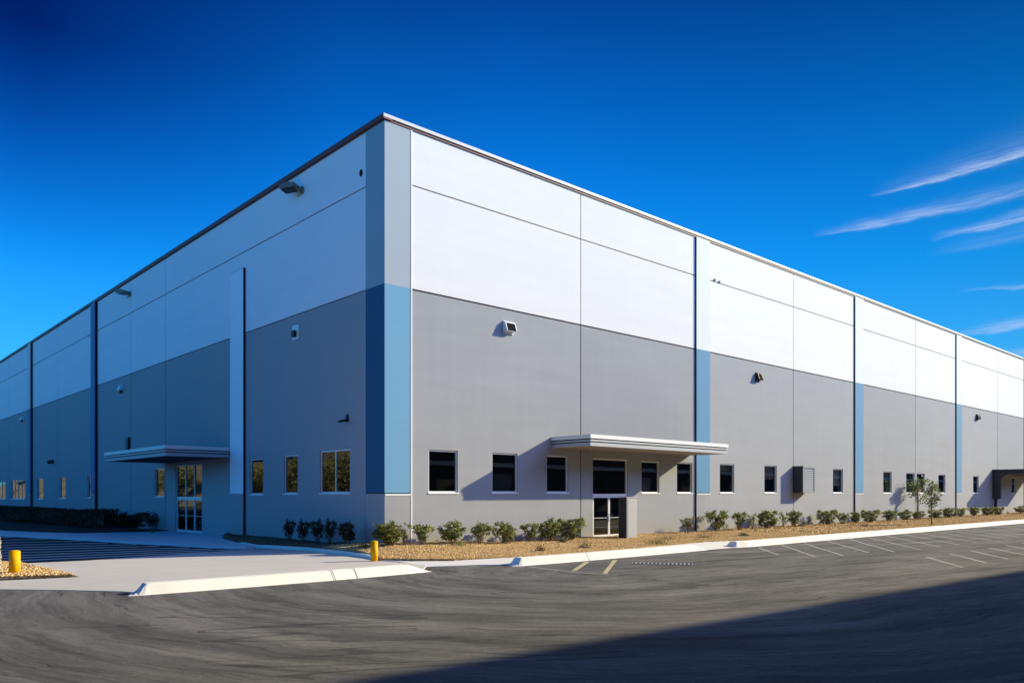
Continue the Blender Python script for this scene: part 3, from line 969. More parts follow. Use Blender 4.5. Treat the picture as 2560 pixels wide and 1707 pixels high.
def entrance(T, dr, cols, leaf_top, leaves, handle_u):
    """aluminium shopfront: frame with transom lights above glazed leaves"""
    u0, u1, z0, z1 = dr
    f = .07
    a, b2 = -.15, -.06
    mb = MB()
    bx(mb, T, u0, u0 + f, a, b2, z0, z1)
    bx(mb, T, u1 - f, u1, a, b2, z0, z1)
    bx(mb, T, u0 + f, u1 - f, a, b2, z1 - f, z1)
    bx(mb, T, u0 + f, u1 - f, a, b2, leaf_top, leaf_top + .12)
    bx(mb, T, u0 + f, u1 - f, a, b2, z0 - .04, z0 + .03)
    for c in cols:
        bx(mb, T, c - .04, c + .04, a, b2 - .005, leaf_top + .12, z1 - f)
    o = mb.build('entrance', 'white_metal', WH)
    ed = [u0 + f] + list(cols) + [u1 - f]
    for c0, c1 in zip(ed[:-1], ed[1:]):
        mb = MB()
        mb.face([T(c0, -.11, leaf_top + .08), T(c1, -.11, leaf_top + .08), T(c1, -.11, z1 - .04), T(c0, -.11, z1 - .04)])
        mb.build('pane', 'tinted_glass', o)
    for (l0, l1) in leaves:
        mb = MB()
        g = .055
        bx(mb, T, l0, l0 + g, a + .01, b2 - .01, z0 + .035, leaf_top - .005)
        bx(mb, T, l1 - g, l1, a + .01, b2 - .01, z0 + .035, leaf_top - .005)
        bx(mb, T, l0 + g, l1 - g, a + .01, b2 - .01, leaf_top - .08, leaf_top - .005)
        bx(mb, T, l0 + g, l1 - g, a + .01, b2 - .01, z0 + .035, z0 + .15)
        bx(mb, T, l0 + g, l1 - g, a + .02, b2 - .03, z0 + 1.0, z0 + 1.025)
        dl = mb.build('door_leaf', 'white_metal', o)
        mb = MB()
        mb.face([T(l0 + .03, -.105, z0 + .1), T(l1 - .03, -.105, z0 + .1), T(l1 - .03, -.105, leaf_top - .04), T(l0 + .03, -.105, leaf_top - .04)])
        mb.build('pane', 'tinted_glass', o)
    for hu in handle_u:
        mb = MB()
        pts = [T(hu, -.06, z0 + .85), T(hu, .02, z0 + .87), T(hu, .02, z0 + 1.2), T(hu, -.06, z0 + 1.22)]
        mb.tube(pts, [.014] * 4, 8)
        mb.build('handle', 'dark_metal', o, smooth=True)
    return o


entrance(TR, DOOR_R, [], 2.17, [(12.52, 13.75), (13.78, 15.12)], [13.66, 13.9])
entrance(TL, DOOR_L, [20.55, 21.95], 1.98, [(19.28, 20.52), (20.57, 21.92), (21.97, 23.42)], [20.68, 21.8])


def canopy(T, u0, u1, p, z0, z1, lip='canopy_white', soff='soffit_grey'):
    """flat entrance canopy: recessed deck with three stepped fascia bands"""
    h = z1 - z0
    mb = MB()
    bx(mb, T, u0 + .06, u1 - .06, .0, p - .06, z0 + .02, z1 - .03, 1)
    bx(mb, T, u0 + .06, u1 - .06, .0, p - .06, z0 + .008, z0 + .018, 0)
    o = mb.build('canopy', [soff, 'dark_metal'], WH)
    bands = [(z0, z0 + .31 * h, .0), (z0 + .40 * h, z0 + .56 * h, .02), (z0 + .66 * h, z1, .035)]
    for bi, (a, b2, q) in enumerate(bands):
        mb = MB()
        bx(mb, T, u0 - q, u1 + q, p - .05, p + q, a, b2)
        bx(mb, T, u0 - q, u0 + .05, .003, p - .05, a, b2)
        bx(mb, T, u1 - .05, u1 + q, .003, p - .05, a, b2)
        mb.build('fascia_band', 'canopy_grey' if lip == 'canopy_white' and bi < 2 else lip, o)
    return o


canopy(TR, 9.48, 20.8, 2.5, 4.5, 5.03)
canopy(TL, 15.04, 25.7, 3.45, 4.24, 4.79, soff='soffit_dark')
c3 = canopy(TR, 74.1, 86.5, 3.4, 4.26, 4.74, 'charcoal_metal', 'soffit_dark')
# its wing bracket, rounded where it meets the soffit, and the post under it
prof = [(0, 1.7), (0, 4.25), (-1.75, 4.25), (-1.35, 4.2), (-1.05, 4.08), (-.86, 3.9), (-.76, 3.7), (-.74, 3.5), (-.74, 1.7)]
mb = MB()
mb.prism(prof, 74.12, 74.5, 'x')
mb.build('bracket', 'charcoal_metal', c3)
mb = MB()
mb.box(74.14, 74.42, -.42, -.14, -.2, 1.7)
mb.build('post', 'dark_metal', c3, bevel=.015)

# projecting louvred box between the windows
t_ = empty('louvred_vent_box', (32.74, 0, 2.34))
tag(t_, 'dark sided box with pale louvred front projecting from the sunlit wall at a joint', 'vent')
mb = MB()
mb.box(0, 1.72, -.70, 0, .0, .05)
mb.box(0, 1.72, -.70, 0, 1.76, 1.81)
mb.box(0, .05, -.70, 0, .05, 1.76)
mb.box(1.67, 1.72, -.70, 0, .05, 1.76)
mb.box(.05, 1.67, -.05, 0, .05, 1.76)
mb.build('housing', 'charcoal_metal', t_)
mb = MB()
mb.box(.0, 1.72, -.76, -.702, 1.66, 1.81)
mb.box(.0, 1.72, -.75, -.702, 0, .06)
mb.box(.0, .16, -.75, -.702, .06, 1.66)
mb.box(1.56, 1.72, -.75, -.702, .06, 1.66)
mb.build('front_frame', 'louvre_grey', t_)
mb = MB()
for k in range(11):
    z = .09 + k * .142
    mb.face([(.16, -.735, z), (1.56, -.735, z), (1.56, -.69, z + .125), (.16, -.69, z + .125)])
    mb.face([(.16, -.735, z), (1.56, -.735, z), (1.56, -.735, z - .015), (.16, -.735, z - .015)])
mb.build('louvre', 'louvre_grey', t_, merge=False)

# free-standing cabinet by the glass doors
t_ = empty('utility_cabinet', (13.12, -1.62, .05))
tag(t_, 'tall pale utility cabinet with dark ribbed side standing before the sunlit glass entrance', 'cabinet')
mb = MB()
mb.box(.02, .85, 0, .5, -.05, 2.05)
mb.build('body', 'cabinet_paint', t_, bevel=.012)
mb = MB()
mb.box(-.01, .015, .0, .5, -.04, 2.03)
for k in range(4):
    mb.box(-.05, -.01, .03 + k * .12, .10 + k * .12, -.04, 2.02)
mb.build('ribbed_side', 'charcoal_metal', t_)
mb = MB()
mb.box(-.03, .88, -.03, .53, 2.05, 2.09)
mb.build('cap', 'cabinet_paint', t_)
mb = MB()
mb.box(.10, .77, -.012, -.001, .1, 1.95)
mb.build('door', 'cabinet_paint', t_, bevel=.004)

# ------------------------------------------------------------------ lamps and cameras on the walls
def wall_pack(T, u, z, wdt, label, shade):
    """box lamp with a white housing and a dark sloping lens"""
    o = empty('wall_lamp', T(u, 0, z))
    tag(o, label, 'wall lamp', 'wall lamps on the grey walls')
    def P2(a, d, c):
        q = T(a, d, c)
        return (q[0], q[1], q[2])
    mb = MB()
    h = .56
    hw = wdt / 2
    bx(mb, T, -hw, hw, .0, .06, -h / 2, h / 2)
    # side cheeks
    for s in (-1, 1):
        a0, a1 = sorted((s * hw, s * (hw - .05)))
        pr = [(.06, -h / 2 + .08), (.06, h / 2 - .03), (.16, h / 2 - .05), (.30, -h / 2 + .12), (.28, -h / 2 + .08)]
        i = len(mb.v)
        for e in (a0, a1):
            for d, c in pr:
                mb.v.append(T(e, d, c))
        n = len(pr)
        for k in range(n):
            mb.f.append([i + k, i + (k + 1) % n, i + n + (k + 1) % n, i + n + k]); mb.m.append(0)
        mb.f.append([i + k for k in range(n)]); mb.m.append(0)
        mb.f.append([i + n + k for k in range(n)]); mb.m.append(0)
    bx(mb, T, -hw + .05, hw - .05, .06, .17, h / 2 - .09, h / 2 - .03)
    bx(mb, T, -hw + .05, hw - .05, .06, .28, -h / 2 + .08, -h / 2 + .12)
    mb.build('housing', 'dark_metal' if shade == 'dark' else 'white_metal', o, merge=False)
    mb = MB()
    a = hw - .055
    mb.face([T(-a, .18, h / 2 - .09), T(a, .18, h / 2 - .09), T(a, .315, -h / 2 + .125), T(-a, .315, -h / 2 + .125)])
    mb.face([T(-a, .18, h / 2 - .09), T(-a, .05, h / 2 - .09), T(-a, .05, -h / 2 + .125), T(-a, .315, -h / 2 + .125)])
    mb.face([T(a, .18, h / 2 - .09), T(a, .05, h / 2 - .09), T(a, .05, -h / 2 + .125), T(a, .315, -h / 2 + .125)])
    mb.build('lens', 'lens_black', o)
    return o


wall_pack(TR, 6.64, 9.87, .62, 'white wall lamp high on the grey panel nearest the corner, on the sunlit side', 'white')
wall_pack(TR, 28.2, 9.75, .52, 'black wall lamp high on the sunlit grey wall between the first two blue pilasters', 'dark')
wall_pack(TR, 69.5, 9.85, .62, 'dark wall lamp high up above the window beside the far carport', 'dark')


def plate_lamp(u, z, label):
    o = empty('wall_lamp', TL(u, 0, z))
    tag(o, label, 'wall lamp', 'wall lamps on the grey walls')
    mb = MB()
    bx(mb, TL, -.31, .31, 0, .05, -.34, .34)
    mb.build('back_plate', 'white_metal', o, bevel=.012)
    mb = MB()
    bx(mb, TL, -.17, .17, .05, .2, -.24, .08)
    mb.build('lamp_head', 'dark_metal', o, bevel=.05)
    return o


def dome_lamp(u, z, label):
    o = empty('wall_lamp', TL(u, 0, z))
    tag(o, label, 'wall lamp', 'wall lamps on the grey walls')
    mb = MB()
    pr = [(0, -.3), (0, .42), (.10, .40), (.22, .28), (.30, .06), (.30, -.02), (.02, -.04), (.02, -.3)]
    pr2 = [(-d, z_) for d, z_ in pr]
    i = len(mb.v)
    for e in (-.26, .26):
        for d, z_ in pr2:
            mb.v.append((d, e, z_))
    n = len(pr2)
    for k in range(n):
        mb.f.append([i + k, i + (k + 1) % n, i + n + (k + 1) % n, i + n + k]); mb.m.append(0)
    mb.f.append([i + k for k in range(n)]); mb.m.append(0)
    mb.f.append([i + n + k for k in range(n)]); mb.m.append(0)
    mb.build('hood', 'white_metal', o)
    mb = MB()
    bx(mb, TL, -.18, .18, .03, .24, -.26, -.045)
    mb.build('lamp_head', 'dark_metal', o, bevel=.05)
    return o


plate_lamp(7.55, 9.9, 'white plated wall lamp with small dark head high on the shaded grey panel')
dome_lamp(34.2, 9.75, 'white hooded wall lamp above the left end of the shaded canopy')
dome_lamp(67.8, 9.9, 'white hooded wall lamp farthest to the left on the shaded wall')


def floodlight(u, z, label, along, tilt):
    o = empty('floodlight', TL(u, 0, z))
    tag(o, label, 'floodlight', 'floodlights below the roof edge of the shaded wall')
    mb = MB()
    mb.tube([(0, 0, -.05), (-.08, 0, -.05)], [.17, .15], 14)
    mb.build('wall_mount', 'lamp_housing', o, smooth=False)
    mb = MB()
    mb.tube([(-.08, 0, -.02), (-.22, .10 * along, -.02), (-.34, .22 * along, .05)], [.05, .05, .05], 8)
    mb.tube([(-.05, -.02, -.12), (-.12, .06 * along, -.24), (-.2, .14 * along, -.4)], [.035, .04, .02], 8)
    mb.build('arm', 'lamp_bracket' if along > .9 else 'dark_metal', o, smooth=True)
    hd = empty('lamp_head_pivot', (0, 0, 0)) if False else None
    mb = MB()
    prof = [(-.42, -.10), (-.36, -.16), (.36, -.10), (.44, -.02), (.40, .12), (.05, .17), (-.40, .06)]
    mb.prism(prof, -.24, .24, 'x')
    M = Matrix.Translation((-.45, .45 * along, .12)) @ Matrix.Rotation(tilt, 4, 'X') @ Matrix.Rotation(R(28), 4, 'Z')
    mb.v = [tuple(M @ Vector(q)) for q in mb.v]
    h = mb.build('lamp_head', 'lamp_housing', o, bevel=.02)
    mb = MB()
    mb.box(-.2, .2, -.34, .30, -.20, -.165)
    M2 = M @ Matrix.Rotation(R(4.5), 4, 'X')
    mb.v = [tuple(M2 @ Vector(q)) for q in mb.v]
    mb.build('lens', 'dark_metal', h)
    return o


floodlight(6.9, 16.45, 'brown floodlight under the shaded roof edge, the one nearer the corner', 1.0, R(-8))
floodlight(32.4, 16.4, 'grey brown floodlight under the shaded roof edge, the one farther left above a wall joint', 1.0, R(6))

o = empty('security_camera', TL(2.85, 0, 5.5))
tag(o, 'small dark camera on the shaded wall above the double window', 'camera')
mb = MB()
mb.prism([(-.02, -.02), (-.02, .16), (-.07, .16), (-.09, .0), (-.45, -.10), (-.43, -.19), (-.05, -.12)], -.06, .06, 'y')
mb.build('camera_body', 'dark_metal', o)
mb = MB()
mb.box(-.02, .0, -.09, .09, -.14, .19)
mb.build('wall_mount', 'dark_metal', o)
o = empty('security_camera', TL(54.9, 0, 5.15))
tag(o, 'tiny dark dome camera far left on the shaded wall', 'camera')
mb = MB()
mb.tube([(0, 0, .05), (-.12, 0, .04), (-.3, 0, 0), (-.46, 0, -.05), (-.52, 0, -.07)], [.15, .17, .16, .13, .03], 12)
mb.build('camera_body', 'dark_metal', o, smooth=True)
mb = MB()
mb.tube([(0, 0, .05), (-.05, 0, .05)], [.21, .21], 12)
mb.build('wall_mount', 'dark_metal', o)
# dark oval overflow outlet near the roof, and a tall black box above the shaded canopy
mb = MB()
mb.tube([(.0, 1.76, 15.66), (-.05, 1.76, 15.66), (-.05, 1.76, 15.66), (-.04, 1.76, 15.66)], [.095, .095, .07, .02], 16)
mb.v = [(x, y, 15.66 + (z - 15.66) * 1.5) for x, y, z in mb.v]
tag(mb.build('drain_outlet', 'dark_metal', None), 'dark oval outlet high on the shaded wall beside the blue corner pilaster', 'outlet')
o = empty('wall_box', TL(32.75, 0, 5.2))
tag(o, 'narrow black box on the shaded wall rising above the canopy edge', 'box')
mb = MB()
bx(mb, TL, -.33, .33, 0, .16, -.5, 1.05)
mb.build('case', 'dark_metal', o, bevel=.015)
mb = MB()
bx(mb, TL, -.27, .27, .16, .175, -.4, .95)
mb.build('cover', 'charcoal_metal', o)
for (q, z) in ((23.35, 15.1), (23.85, 15.07)):
    mb = MB()
    mb.tube([(q, .0, z), (q, -.06, z), (q, -.06, z)], [.09, .08, .03], 10)
    tag(mb.build('vent_pipe', 'charcoal_metal'), ('left' if q < 23.5 else 'right') + ' one of two small dark pipe stubs high on the white wall beside a pilaster', 'pipe', 'pipe stubs high on the white wall')

# ------------------------------------------------------------------ bollards and the stump
def bollard(x, y, z, h, r, label):
    o = empty('bollard', (x, y, z))
    tag(o, label, 'bollard', 'yellow bollards either side of the driveway')
    mb = MB()
    n = 9
    mb.tube([(0, 0, -.1), (0, 0, h - .03)], [r, r], 28)
    mb.build('post', 'yellow_paint', o, smooth=False).data.polygons.foreach_set('use_smooth', [len(p.vertices) == 4 for p in o.children[0].data.polygons])
    mb = MB()
    mb.tube([(0, 0, h - .03)] + [(0, 0, h - .03 + .045 * math.sin(a)) for a in (.4, .9, 1.57)], [r, r * .96, r * .7, r * .05], 28, cap=False)
    mb.build('cap', 'yellow_paint', o, smooth=True)
    return o


bollard(-12.72, .02, 0.0, .66, .145, 'yellow bollard in the gravel at the left edge of the picture')
bollard(-2.47, -3.12, -.02, .68, .125, 'yellow bollard at the driveway corner near the building corner')

mb = MB()
pts, rd = [], []
for k in range(25):
    z = -.05 + k * .0455
    pts.append((-13.06 + .012 * math.sin(k * .7), .62, z))
    rd.append(.115 - .0012 * k + (.018 if k % 3 == 0 else (-.016 if k % 3 == 1 else 0)))
mb.tube(pts, rd, 14)
rr = random.Random(3)
tag(mb.build('tree_stump', 'pale_stone', None, tone=lambda v: .5 + .4 * math.sin(v[2] * 46) + rr.uniform(-.15, .15)),
    'pale ringed stump at the extreme left edge behind the yellow bollard', 'stump')

# ------------------------------------------------------------------ foliage
def leaf_mesh(name, centres, size, rng, tones, upbias=.35, aspect=.5, fold=.25):
    """one mesh of folded leaf blades: 6 vertices, 2 quads each"""
    n = len(centres)
    C = np.asarray(centres, float)
    ax = rng.normal(size=(n, 3))
    ax[:, 2] += upbias
    ax /= np.linalg.norm(ax, axis=1)[:, None]
    o = rng.normal(size=(n, 3))
    sd = np.cross(ax, o)
    sd /= np.linalg.norm(sd, axis=1)[:, None] + 1e-9
    nm = np.cross(ax, sd)
    L = size * rng.uniform(.65, 1.35, n)[:, None]
    W = L * aspect * .5
    V = np.empty((n, 6, 3))
    V[:, 0] = C - ax * L * .5
    V[:, 1] = C + ax * L * .5
    V[:, 2] = C - ax * L * .12 + sd * W + nm * W * fold
    V[:, 3] = C + ax * L * .22 + sd * W * .8 + nm * W * fold
    V[:, 4] = C - ax * L * .12 - sd * W + nm * W * fold
    V[:, 5] = C + ax * L * .22 - sd * W * .8 + nm * W * fold
    base = (np.arange(n) * 6)[:, None]
    F = np.concatenate([base + np.array([[0, 2, 3, 1]]), base + np.array([[0, 1, 5, 4]])], axis=1).reshape(-1, 4)
    me = bpy.data.meshes.new(name)
    me.vertices.add(n * 6)
    me.vertices.foreach_set('co', V.reshape(-1))
    me.loops.add(len(F) * 4)
    me.loops.foreach_set('vertex_index', F.reshape(-1).astype(np.int32))
    me.polygons.add(len(F))
    me.polygons.foreach_set('loop_start', (np.arange(len(F)) * 4).astype(np.int32))
    me.update(calc_edges=True)
    at = me.attributes.new('tone', 'FLOAT', 'POINT')
    at.data.foreach_set('value', np.repeat(np.clip(tones, 0, 1), 6))
    me.validate()
    return me


def sample_shape(kind, rng, n):
    """points in a unit shrub: x, y in -.5..5, z in 0..1"""
    out = []
    while len(out) < n:
        q = rng.uniform([-.5, -.5, 0], [.5, .5, 1], (n * 3, 3))
        x, y, z = q[:, 0] * 2, q[:, 1] * 2, q[:, 2]
        if kind == 'box':
            k = .74 + .26 * np.clip(z / .5, 0, 1)
            ok = (np.abs(x / k) ** 4 + np.abs(y / k) ** 4 < 1) & (z > .16) & (z < .97)
        elif kind == 'round':
            ok = (x ** 2 + y ** 2 + ((z - .58) / .42) ** 2) < 1
        elif kind == 'vase':
            k = .45 + .55 * np.clip((z - .1) / .6, 0, 1)
            ok = (np.abs(x / k) ** 3 + np.abs(y / k) ** 3 < 1) & (z > .2) & (z < .97 - .12 * (x ** 2 + y ** 2))
        elif kind == 'fan':
            k = .25 + .75 * np.clip((z - .12) / .58, 0, 1)
            ok = (x / k) ** 2 + (y / k) ** 2 + np.clip((z - .70) / .28, 0, 3) ** 2 < 1
            ok &= z > .28
        elif kind == 'sparse':
            k = .35 + .65 * np.clip((z - .1) / .7, 0, 1)
            ok = ((x / k) ** 2 + (y / k) ** 2 < 1) & (z > .3)
        else:
            ok = (x ** 2 + y ** 2 + ((z - .35) / .6) ** 2) < 1
        out.extend(q[ok].tolist())
    return np.array(out[:n])


def shrub_meshes(kind, seed, mat, nclump, nleaf, size, nstem):
    rng = np.random.default_rng(seed)
    cl = sample_shape(kind, rng, nclump)
    w_ = rng.integers(0, nclump, nleaf)
    sig = {'box': .052, 'round': .056, 'vase': .056, 'fan': .058, 'sparse': .055, 'tuft': .1}[kind]
    C = cl[w_] + rng.normal(size=(nleaf, 3)) * sig * np.array([1, 1, .8])
    # a few stray shoots out of the outline
    ns = nleaf // 11
    C[:ns] += rng.normal(size=(ns, 3)) * .09
    C[:, 2] = np.clip(C[:, 2], .04, 1.12)
    rr_ = np.sqrt((C[:, 0] * 2) ** 2 + (C[:, 1] * 2) ** 2)
    ctone = rng.uniform(-.22, .22, nclump)
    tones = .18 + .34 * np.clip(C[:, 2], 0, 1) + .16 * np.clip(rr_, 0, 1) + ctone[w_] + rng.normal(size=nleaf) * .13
    fol = leaf_mesh('foliage', C, size, rng, tones)
    fol.materials.append(MATS[mat])
    mb = MB()
    r_ = random.Random(seed)
    for k in range(nstem):
        c = cl[r_.randrange(nclump)]
        b0 = Vector((c[0] * .16 + r_.uniform(-.06, .06), c[1] * .16 + r_.uniform(-.06, .06), -.04))
        e = Vector(c)
        m_ = b0.lerp(e, .45) + Vector((r_.uniform(-.05, .05), r_.uniform(-.05, .05), .05))
        mb.tube([b0, m_, e], [.016, .011, .005], 5, cap=False)
        for _ in range(2):
            e2 = Vector(cl[r_.randrange(nclump)])
            if (e2 - m_).length < .5:
                mb.tube([m_, m_.lerp(e2, .6) + Vector((0, 0, .03)), e2], [.008, .006, .003], 4, cap=False)
    me = bpy.data.meshes.new('stems')
    me.from_pydata(mb.v, [], mb.f)
    at = me.attributes.new('tone', 'FLOAT', 'POINT')
    at.data.foreach_set('value', [r_.uniform(.2, .8) for _ in mb.v])
    me.materials.append(MATS['bark'])
    return fol, me


LIB = {}
for kind, args in dict(box=(58, 2300, .09, 14), round=(42, 1600, .09, 12), vase=(40, 1500, .092, 14), fan=(28, 1000, .092, 15), sparse=(20, 460, .09, 15), tuft=(16, 350, .14, 6)).items():
    for var in range(3):
        LIB[kind, var] = shrub_meshes(kind, 11 + var * 7 + len(kind), 'leaf_green', *args)
for kind, nl in (('box', 2600), ('round', 1500), ('fan', 850)):
    LIB[kind, 'shade'] = shrub_meshes(kind, 71 + len(kind), 'leaf_shaded', 60 if kind == 'box' else 30, nl, .095, 14)
LIB['sparse', 'olive'] = shrub_meshes('sparse', 95, 'leaf_olive', 30, 800, .075, 14)
LIB['round', 'yellow'] = shrub_meshes('round', 97, 'leaf_yellow', 80, 3400, .07, 8)


def shrub(x, y, z, wx, wy, h, key, rz, label, group):
    o = empty('shrub', (x, y, z), rz)
    o.scale = (wx, wy, h)
    tag(o, label, 'shrub', group)
    f, s = LIB[key]
    for nm, me in (('foliage', f), ('stems', s)):
        c = bpy.data.objects.new(nm, me)
        col.objects.link(c)
        c.parent = o
    return o


SHRUBS = [
    (-0.23, -0.9, 0.58, 0.99, 'sparse', 'thin twiggy shrub directly in front of the blue corner pilaster, its left one', 'R'),
    (0.32, -0.9, 0.39, 1.13, 'sparse', 'thin twiggy shrub at the right edge of the blue corner pilaster', 'R'),
    (1.2, -0.9, 0.93, 1.09, 'fan', 'loose green shrub just right of the blue corner pilaster', 'R'),
    (2.7, -0.9, 1.1, 1.14, 'round', 'full rounded shrub below the window nearest the corner', 'R'),
    (4.21, -0.9, 1.11, 1.03, 'fan', 'green shrub under the left end of the canopy shadow', 'R'),
    (5.65, -0.9, 1.0, 1.1, 'round', 'rounded green shrub below the second window from the corner', 'R'),
    (7.2, -0.9, 0.76, 1.03, 'fan', 'slim loose shrub below the third window from the corner', 'R'),
    (8.37, -0.9, 0.91, 1.09, 'round', 'dense shrub in the middle of three touching shrubs left of the glass entrance', 'R'),
    (9.78, -0.9, 1.22, 1.07, 'box', 'dense dark green shrub at the wall joint left of the glass entrance', 'R'),
    (19.3, -0.9, 0.85, 0.97, 'sparse', 'dull brownish shrub left of the first blue pilaster after the entrance', 'R'),
    (22.21, -0.9, 1.42, 1.33, 'vase', 'large shrub just right of the first blue pilaster after the entrance', 'R'),
    (24.62, -0.9, 0.92, 1.22, 'fan', 'fan shaped shrub with bare lower stems below the lone window right of the canopy', 'R'),
    (26.07, -0.9, 0.44, 0.97, 'sparse', 'small narrow shrub between a fan shaped and a boxy shrub', 'R'),
    (27.96, -0.9, 1.26, 1.16, 'box', 'wide boxy shrub below the window left of the projecting vent', 'R'),
    (29.83, -0.9, 0.54, 1.06, 'sparse', 'thin leafy shrub beneath the shadow of the projecting vent', 'R'),
    (31.26, -0.9, 0.9, 1.14, 'vase', 'upright shrub at the wall joint under the projecting vent', 'R'),
    (32.31, -0.9, 0.4, 0.5, 'tuft', 'tiny low shrub right of the wall joint under the vent', 'R'),
    (35.75, -0.9, 1.28, 1.09, 'box', 'boxy shrub standing alone left of the window with a half drawn blind', 'R'),
    (38.19, -0.9, 0.92, 0.97, 'fan', 'rounded shrub below the window with a half drawn blind', 'R'),
    (40.23, -0.9, 0.62, 0.88, 'box', 'small dark shrub at the foot of the second blue pilaster after the entrance', 'R'),
    (42.74, -0.9, 1.3, 0.99, 'box', 'boxy shrub just right of the second blue pilaster after the entrance', 'R'),
    (46.35, -0.9, 1.26, 0.93, 'vase', 'clipped shrub below the window left of the pale trunked tree', 'R'),
    (49.4, -0.9, 1.04, 0.92, 'round', 'clipped shrub just left of the pale trunked tree', 'R'),
    (52.15, -0.9, 1.01, 0.84, 'round', 'clipped shrub behind the pale tree trunk', 'R'),
    (55.83, -0.9, 1.43, 0.89, 'box', 'clipped shrub behind the trunk of the young leafy tree', 'R'),
    (59.41, -0.9, 1.3, 0.94, 'box', 'dark clipped shrub left of the third blue pilaster after the entrance', 'R'),
    (62.1, -0.9, 0.7, 0.91, 'box', 'narrow dark shrub at the foot of the third blue pilaster after the entrance', 'R'),
    (65.64, -0.9, 1.41, 1.01, 'vase', 'dark shrub with pale bare twigs left of the far carport post', 'R'),
    (69.72, -0.9, 1.03, 0.89, 'box', 'dark boxy shrub just left of the far carport post', 'R'),
    (72.78, -0.9, 0.89, 0.85, 'box', 'dark boxy shrub just right of the far carport post', 'R'),
    (80.46, -0.9, 1.95, 0.92, 'round', 'round shrub at the right edge of the picture beneath the far carport', 'R'),
    (-0.9, 6.47, 0.56, 1.1, 'fan', 'dark shaded shrub farthest from the corner in the row under the left windows', 'L'),
    (-0.9, 5.16, 0.6, 1.1, 'fan', 'dark shaded shrub second from the left under the left windows', 'L'),
    (-0.9, 3.83, 0.62, 1.17, 'fan', 'dark shaded shrub under the double window, left of a pair', 'L'),
    (-0.9, 2.8, 0.54, 1.21, 'fan', 'dark shaded shrub under the double window, right of a pair', 'L'),
    (-0.9, 1.35, 0.75, 1.18, 'round', 'dark dense shrub behind the yellow green shrub at the corner', 'L'),
    (-1.6, 26.75, 1.69, 1.02, 'box', 'dark clipped shrub left of the shaded glass entrance', 'L'),
    (-1.6, 22.79, 0.91, 1.08, 'fan', 'dark straggly shrub beside the shaded glass entrance', 'L'),
]
rs = random.Random(21)
for i, (x, y, wd_, zt, kind, lab, sd_) in enumerate(SHRUBS):
    z = bed_z(x, y) if (sd_ == 'R' or y < 15) else slope(x, y) + .02
    h = max(.4, zt - z + .03)
    if sd_ == 'R':
        key = (kind, 'olive') if 'brownish' in lab else (kind, i % 3)
        g = 'shrubs planted along the sunlit wall'
    else:
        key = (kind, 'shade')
        g = 'shrubs planted along the shaded wall'
    shrub(x, y, z - .01, wd_ * 1.08, max(.6, min(wd_, 1.05)), h, key, rs.choice((0, math.pi)) + rs.uniform(-.2, .2), lab, g)
shrub(-.34, -.78, bed_z(-.34, -.78) - .02, 1.32, 1.05, .92, ('round', 'yellow'), .4, 'yellow green sunlit shrub at the building corner behind the bollard', 'shrubs planted along the sunlit wall')

# clipped hedges in the shade, far left
def hedge(y0, y1, ht, label, seed):
    rng = np.random.default_rng(seed)
    L = y1 - y0
    n = int(1900 * L / 3.2) if L < 8 else int(560 * L)
    yy = rng.uniform(0, L, n)
    th = rng.uniform(0, 1, n)
    bump = .06 * np.sin(yy * 2.1 + seed) + .05 * np.sin(yy * 5.3)
    x = rng.uniform(-.62, .62, n)
    z = rng.uniform(.12, 1.0, n) ** .8 * (ht + bump)
    # pull most leaves to the clipped skin
    sk = rng.uniform(0, 1, n)
    x = np.where(sk < .45, np.sign(x) * (.52 + rng.normal(size=n) * .06), x)
    z = np.where(sk > .7, ht + bump - np.abs(rng.normal(size=n)) * .07, z)
    C = np.stack([x, yy, z], 1)
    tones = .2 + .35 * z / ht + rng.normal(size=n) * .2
    o = empty('hedge', (-1.9, y0, slope(0, (y0 + y1) / 2) - .02))
    tag(o, label, 'hedge', 'clipped hedges along the shaded wall')
    me = leaf_mesh('foliage', C, .12, rng, tones)
    link('foliage', me, 'leaf_shaded', o)
    mb = MB()
    r_ = random.Random(seed)
    for k in range(int(L * 2)):
        yb = r_.uniform(.1, L - .1)
        mb.tube([(r_.uniform(-.1, .1), yb, 0), (r_.uniform(-.2, .2), yb + r_.uniform(-.2, .2), .5), (r_.uniform(-.4, .4), yb + r_.uniform(-.3, .3), ht * .95)], [.025, .018, .008], 5, cap=False)
    mb.build('stems', 'bark', o, tone=lambda v: r_.uniform(.2, .9))
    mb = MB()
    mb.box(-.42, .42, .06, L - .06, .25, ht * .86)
    mb.build('inner_twigs', 'leaf_shaded', o, tone=lambda v: .0)


hedge(30.2, 34.0, 1.28, 'dark hedge clump at the right end of the shaded hedge row', 1)
hedge(34.3, 39.4, 1.22, 'lower dark hedge left of the pilaster foot, second from the right in the shaded row', 2)
hedge(39.6, 57.0, 1.32, 'longest dark clipped hedge in the shaded row beneath the far left windows', 3)
hedge(57.2, 76.0, 1.45, 'tallest dark clipped hedge at the left edge of the picture', 4)

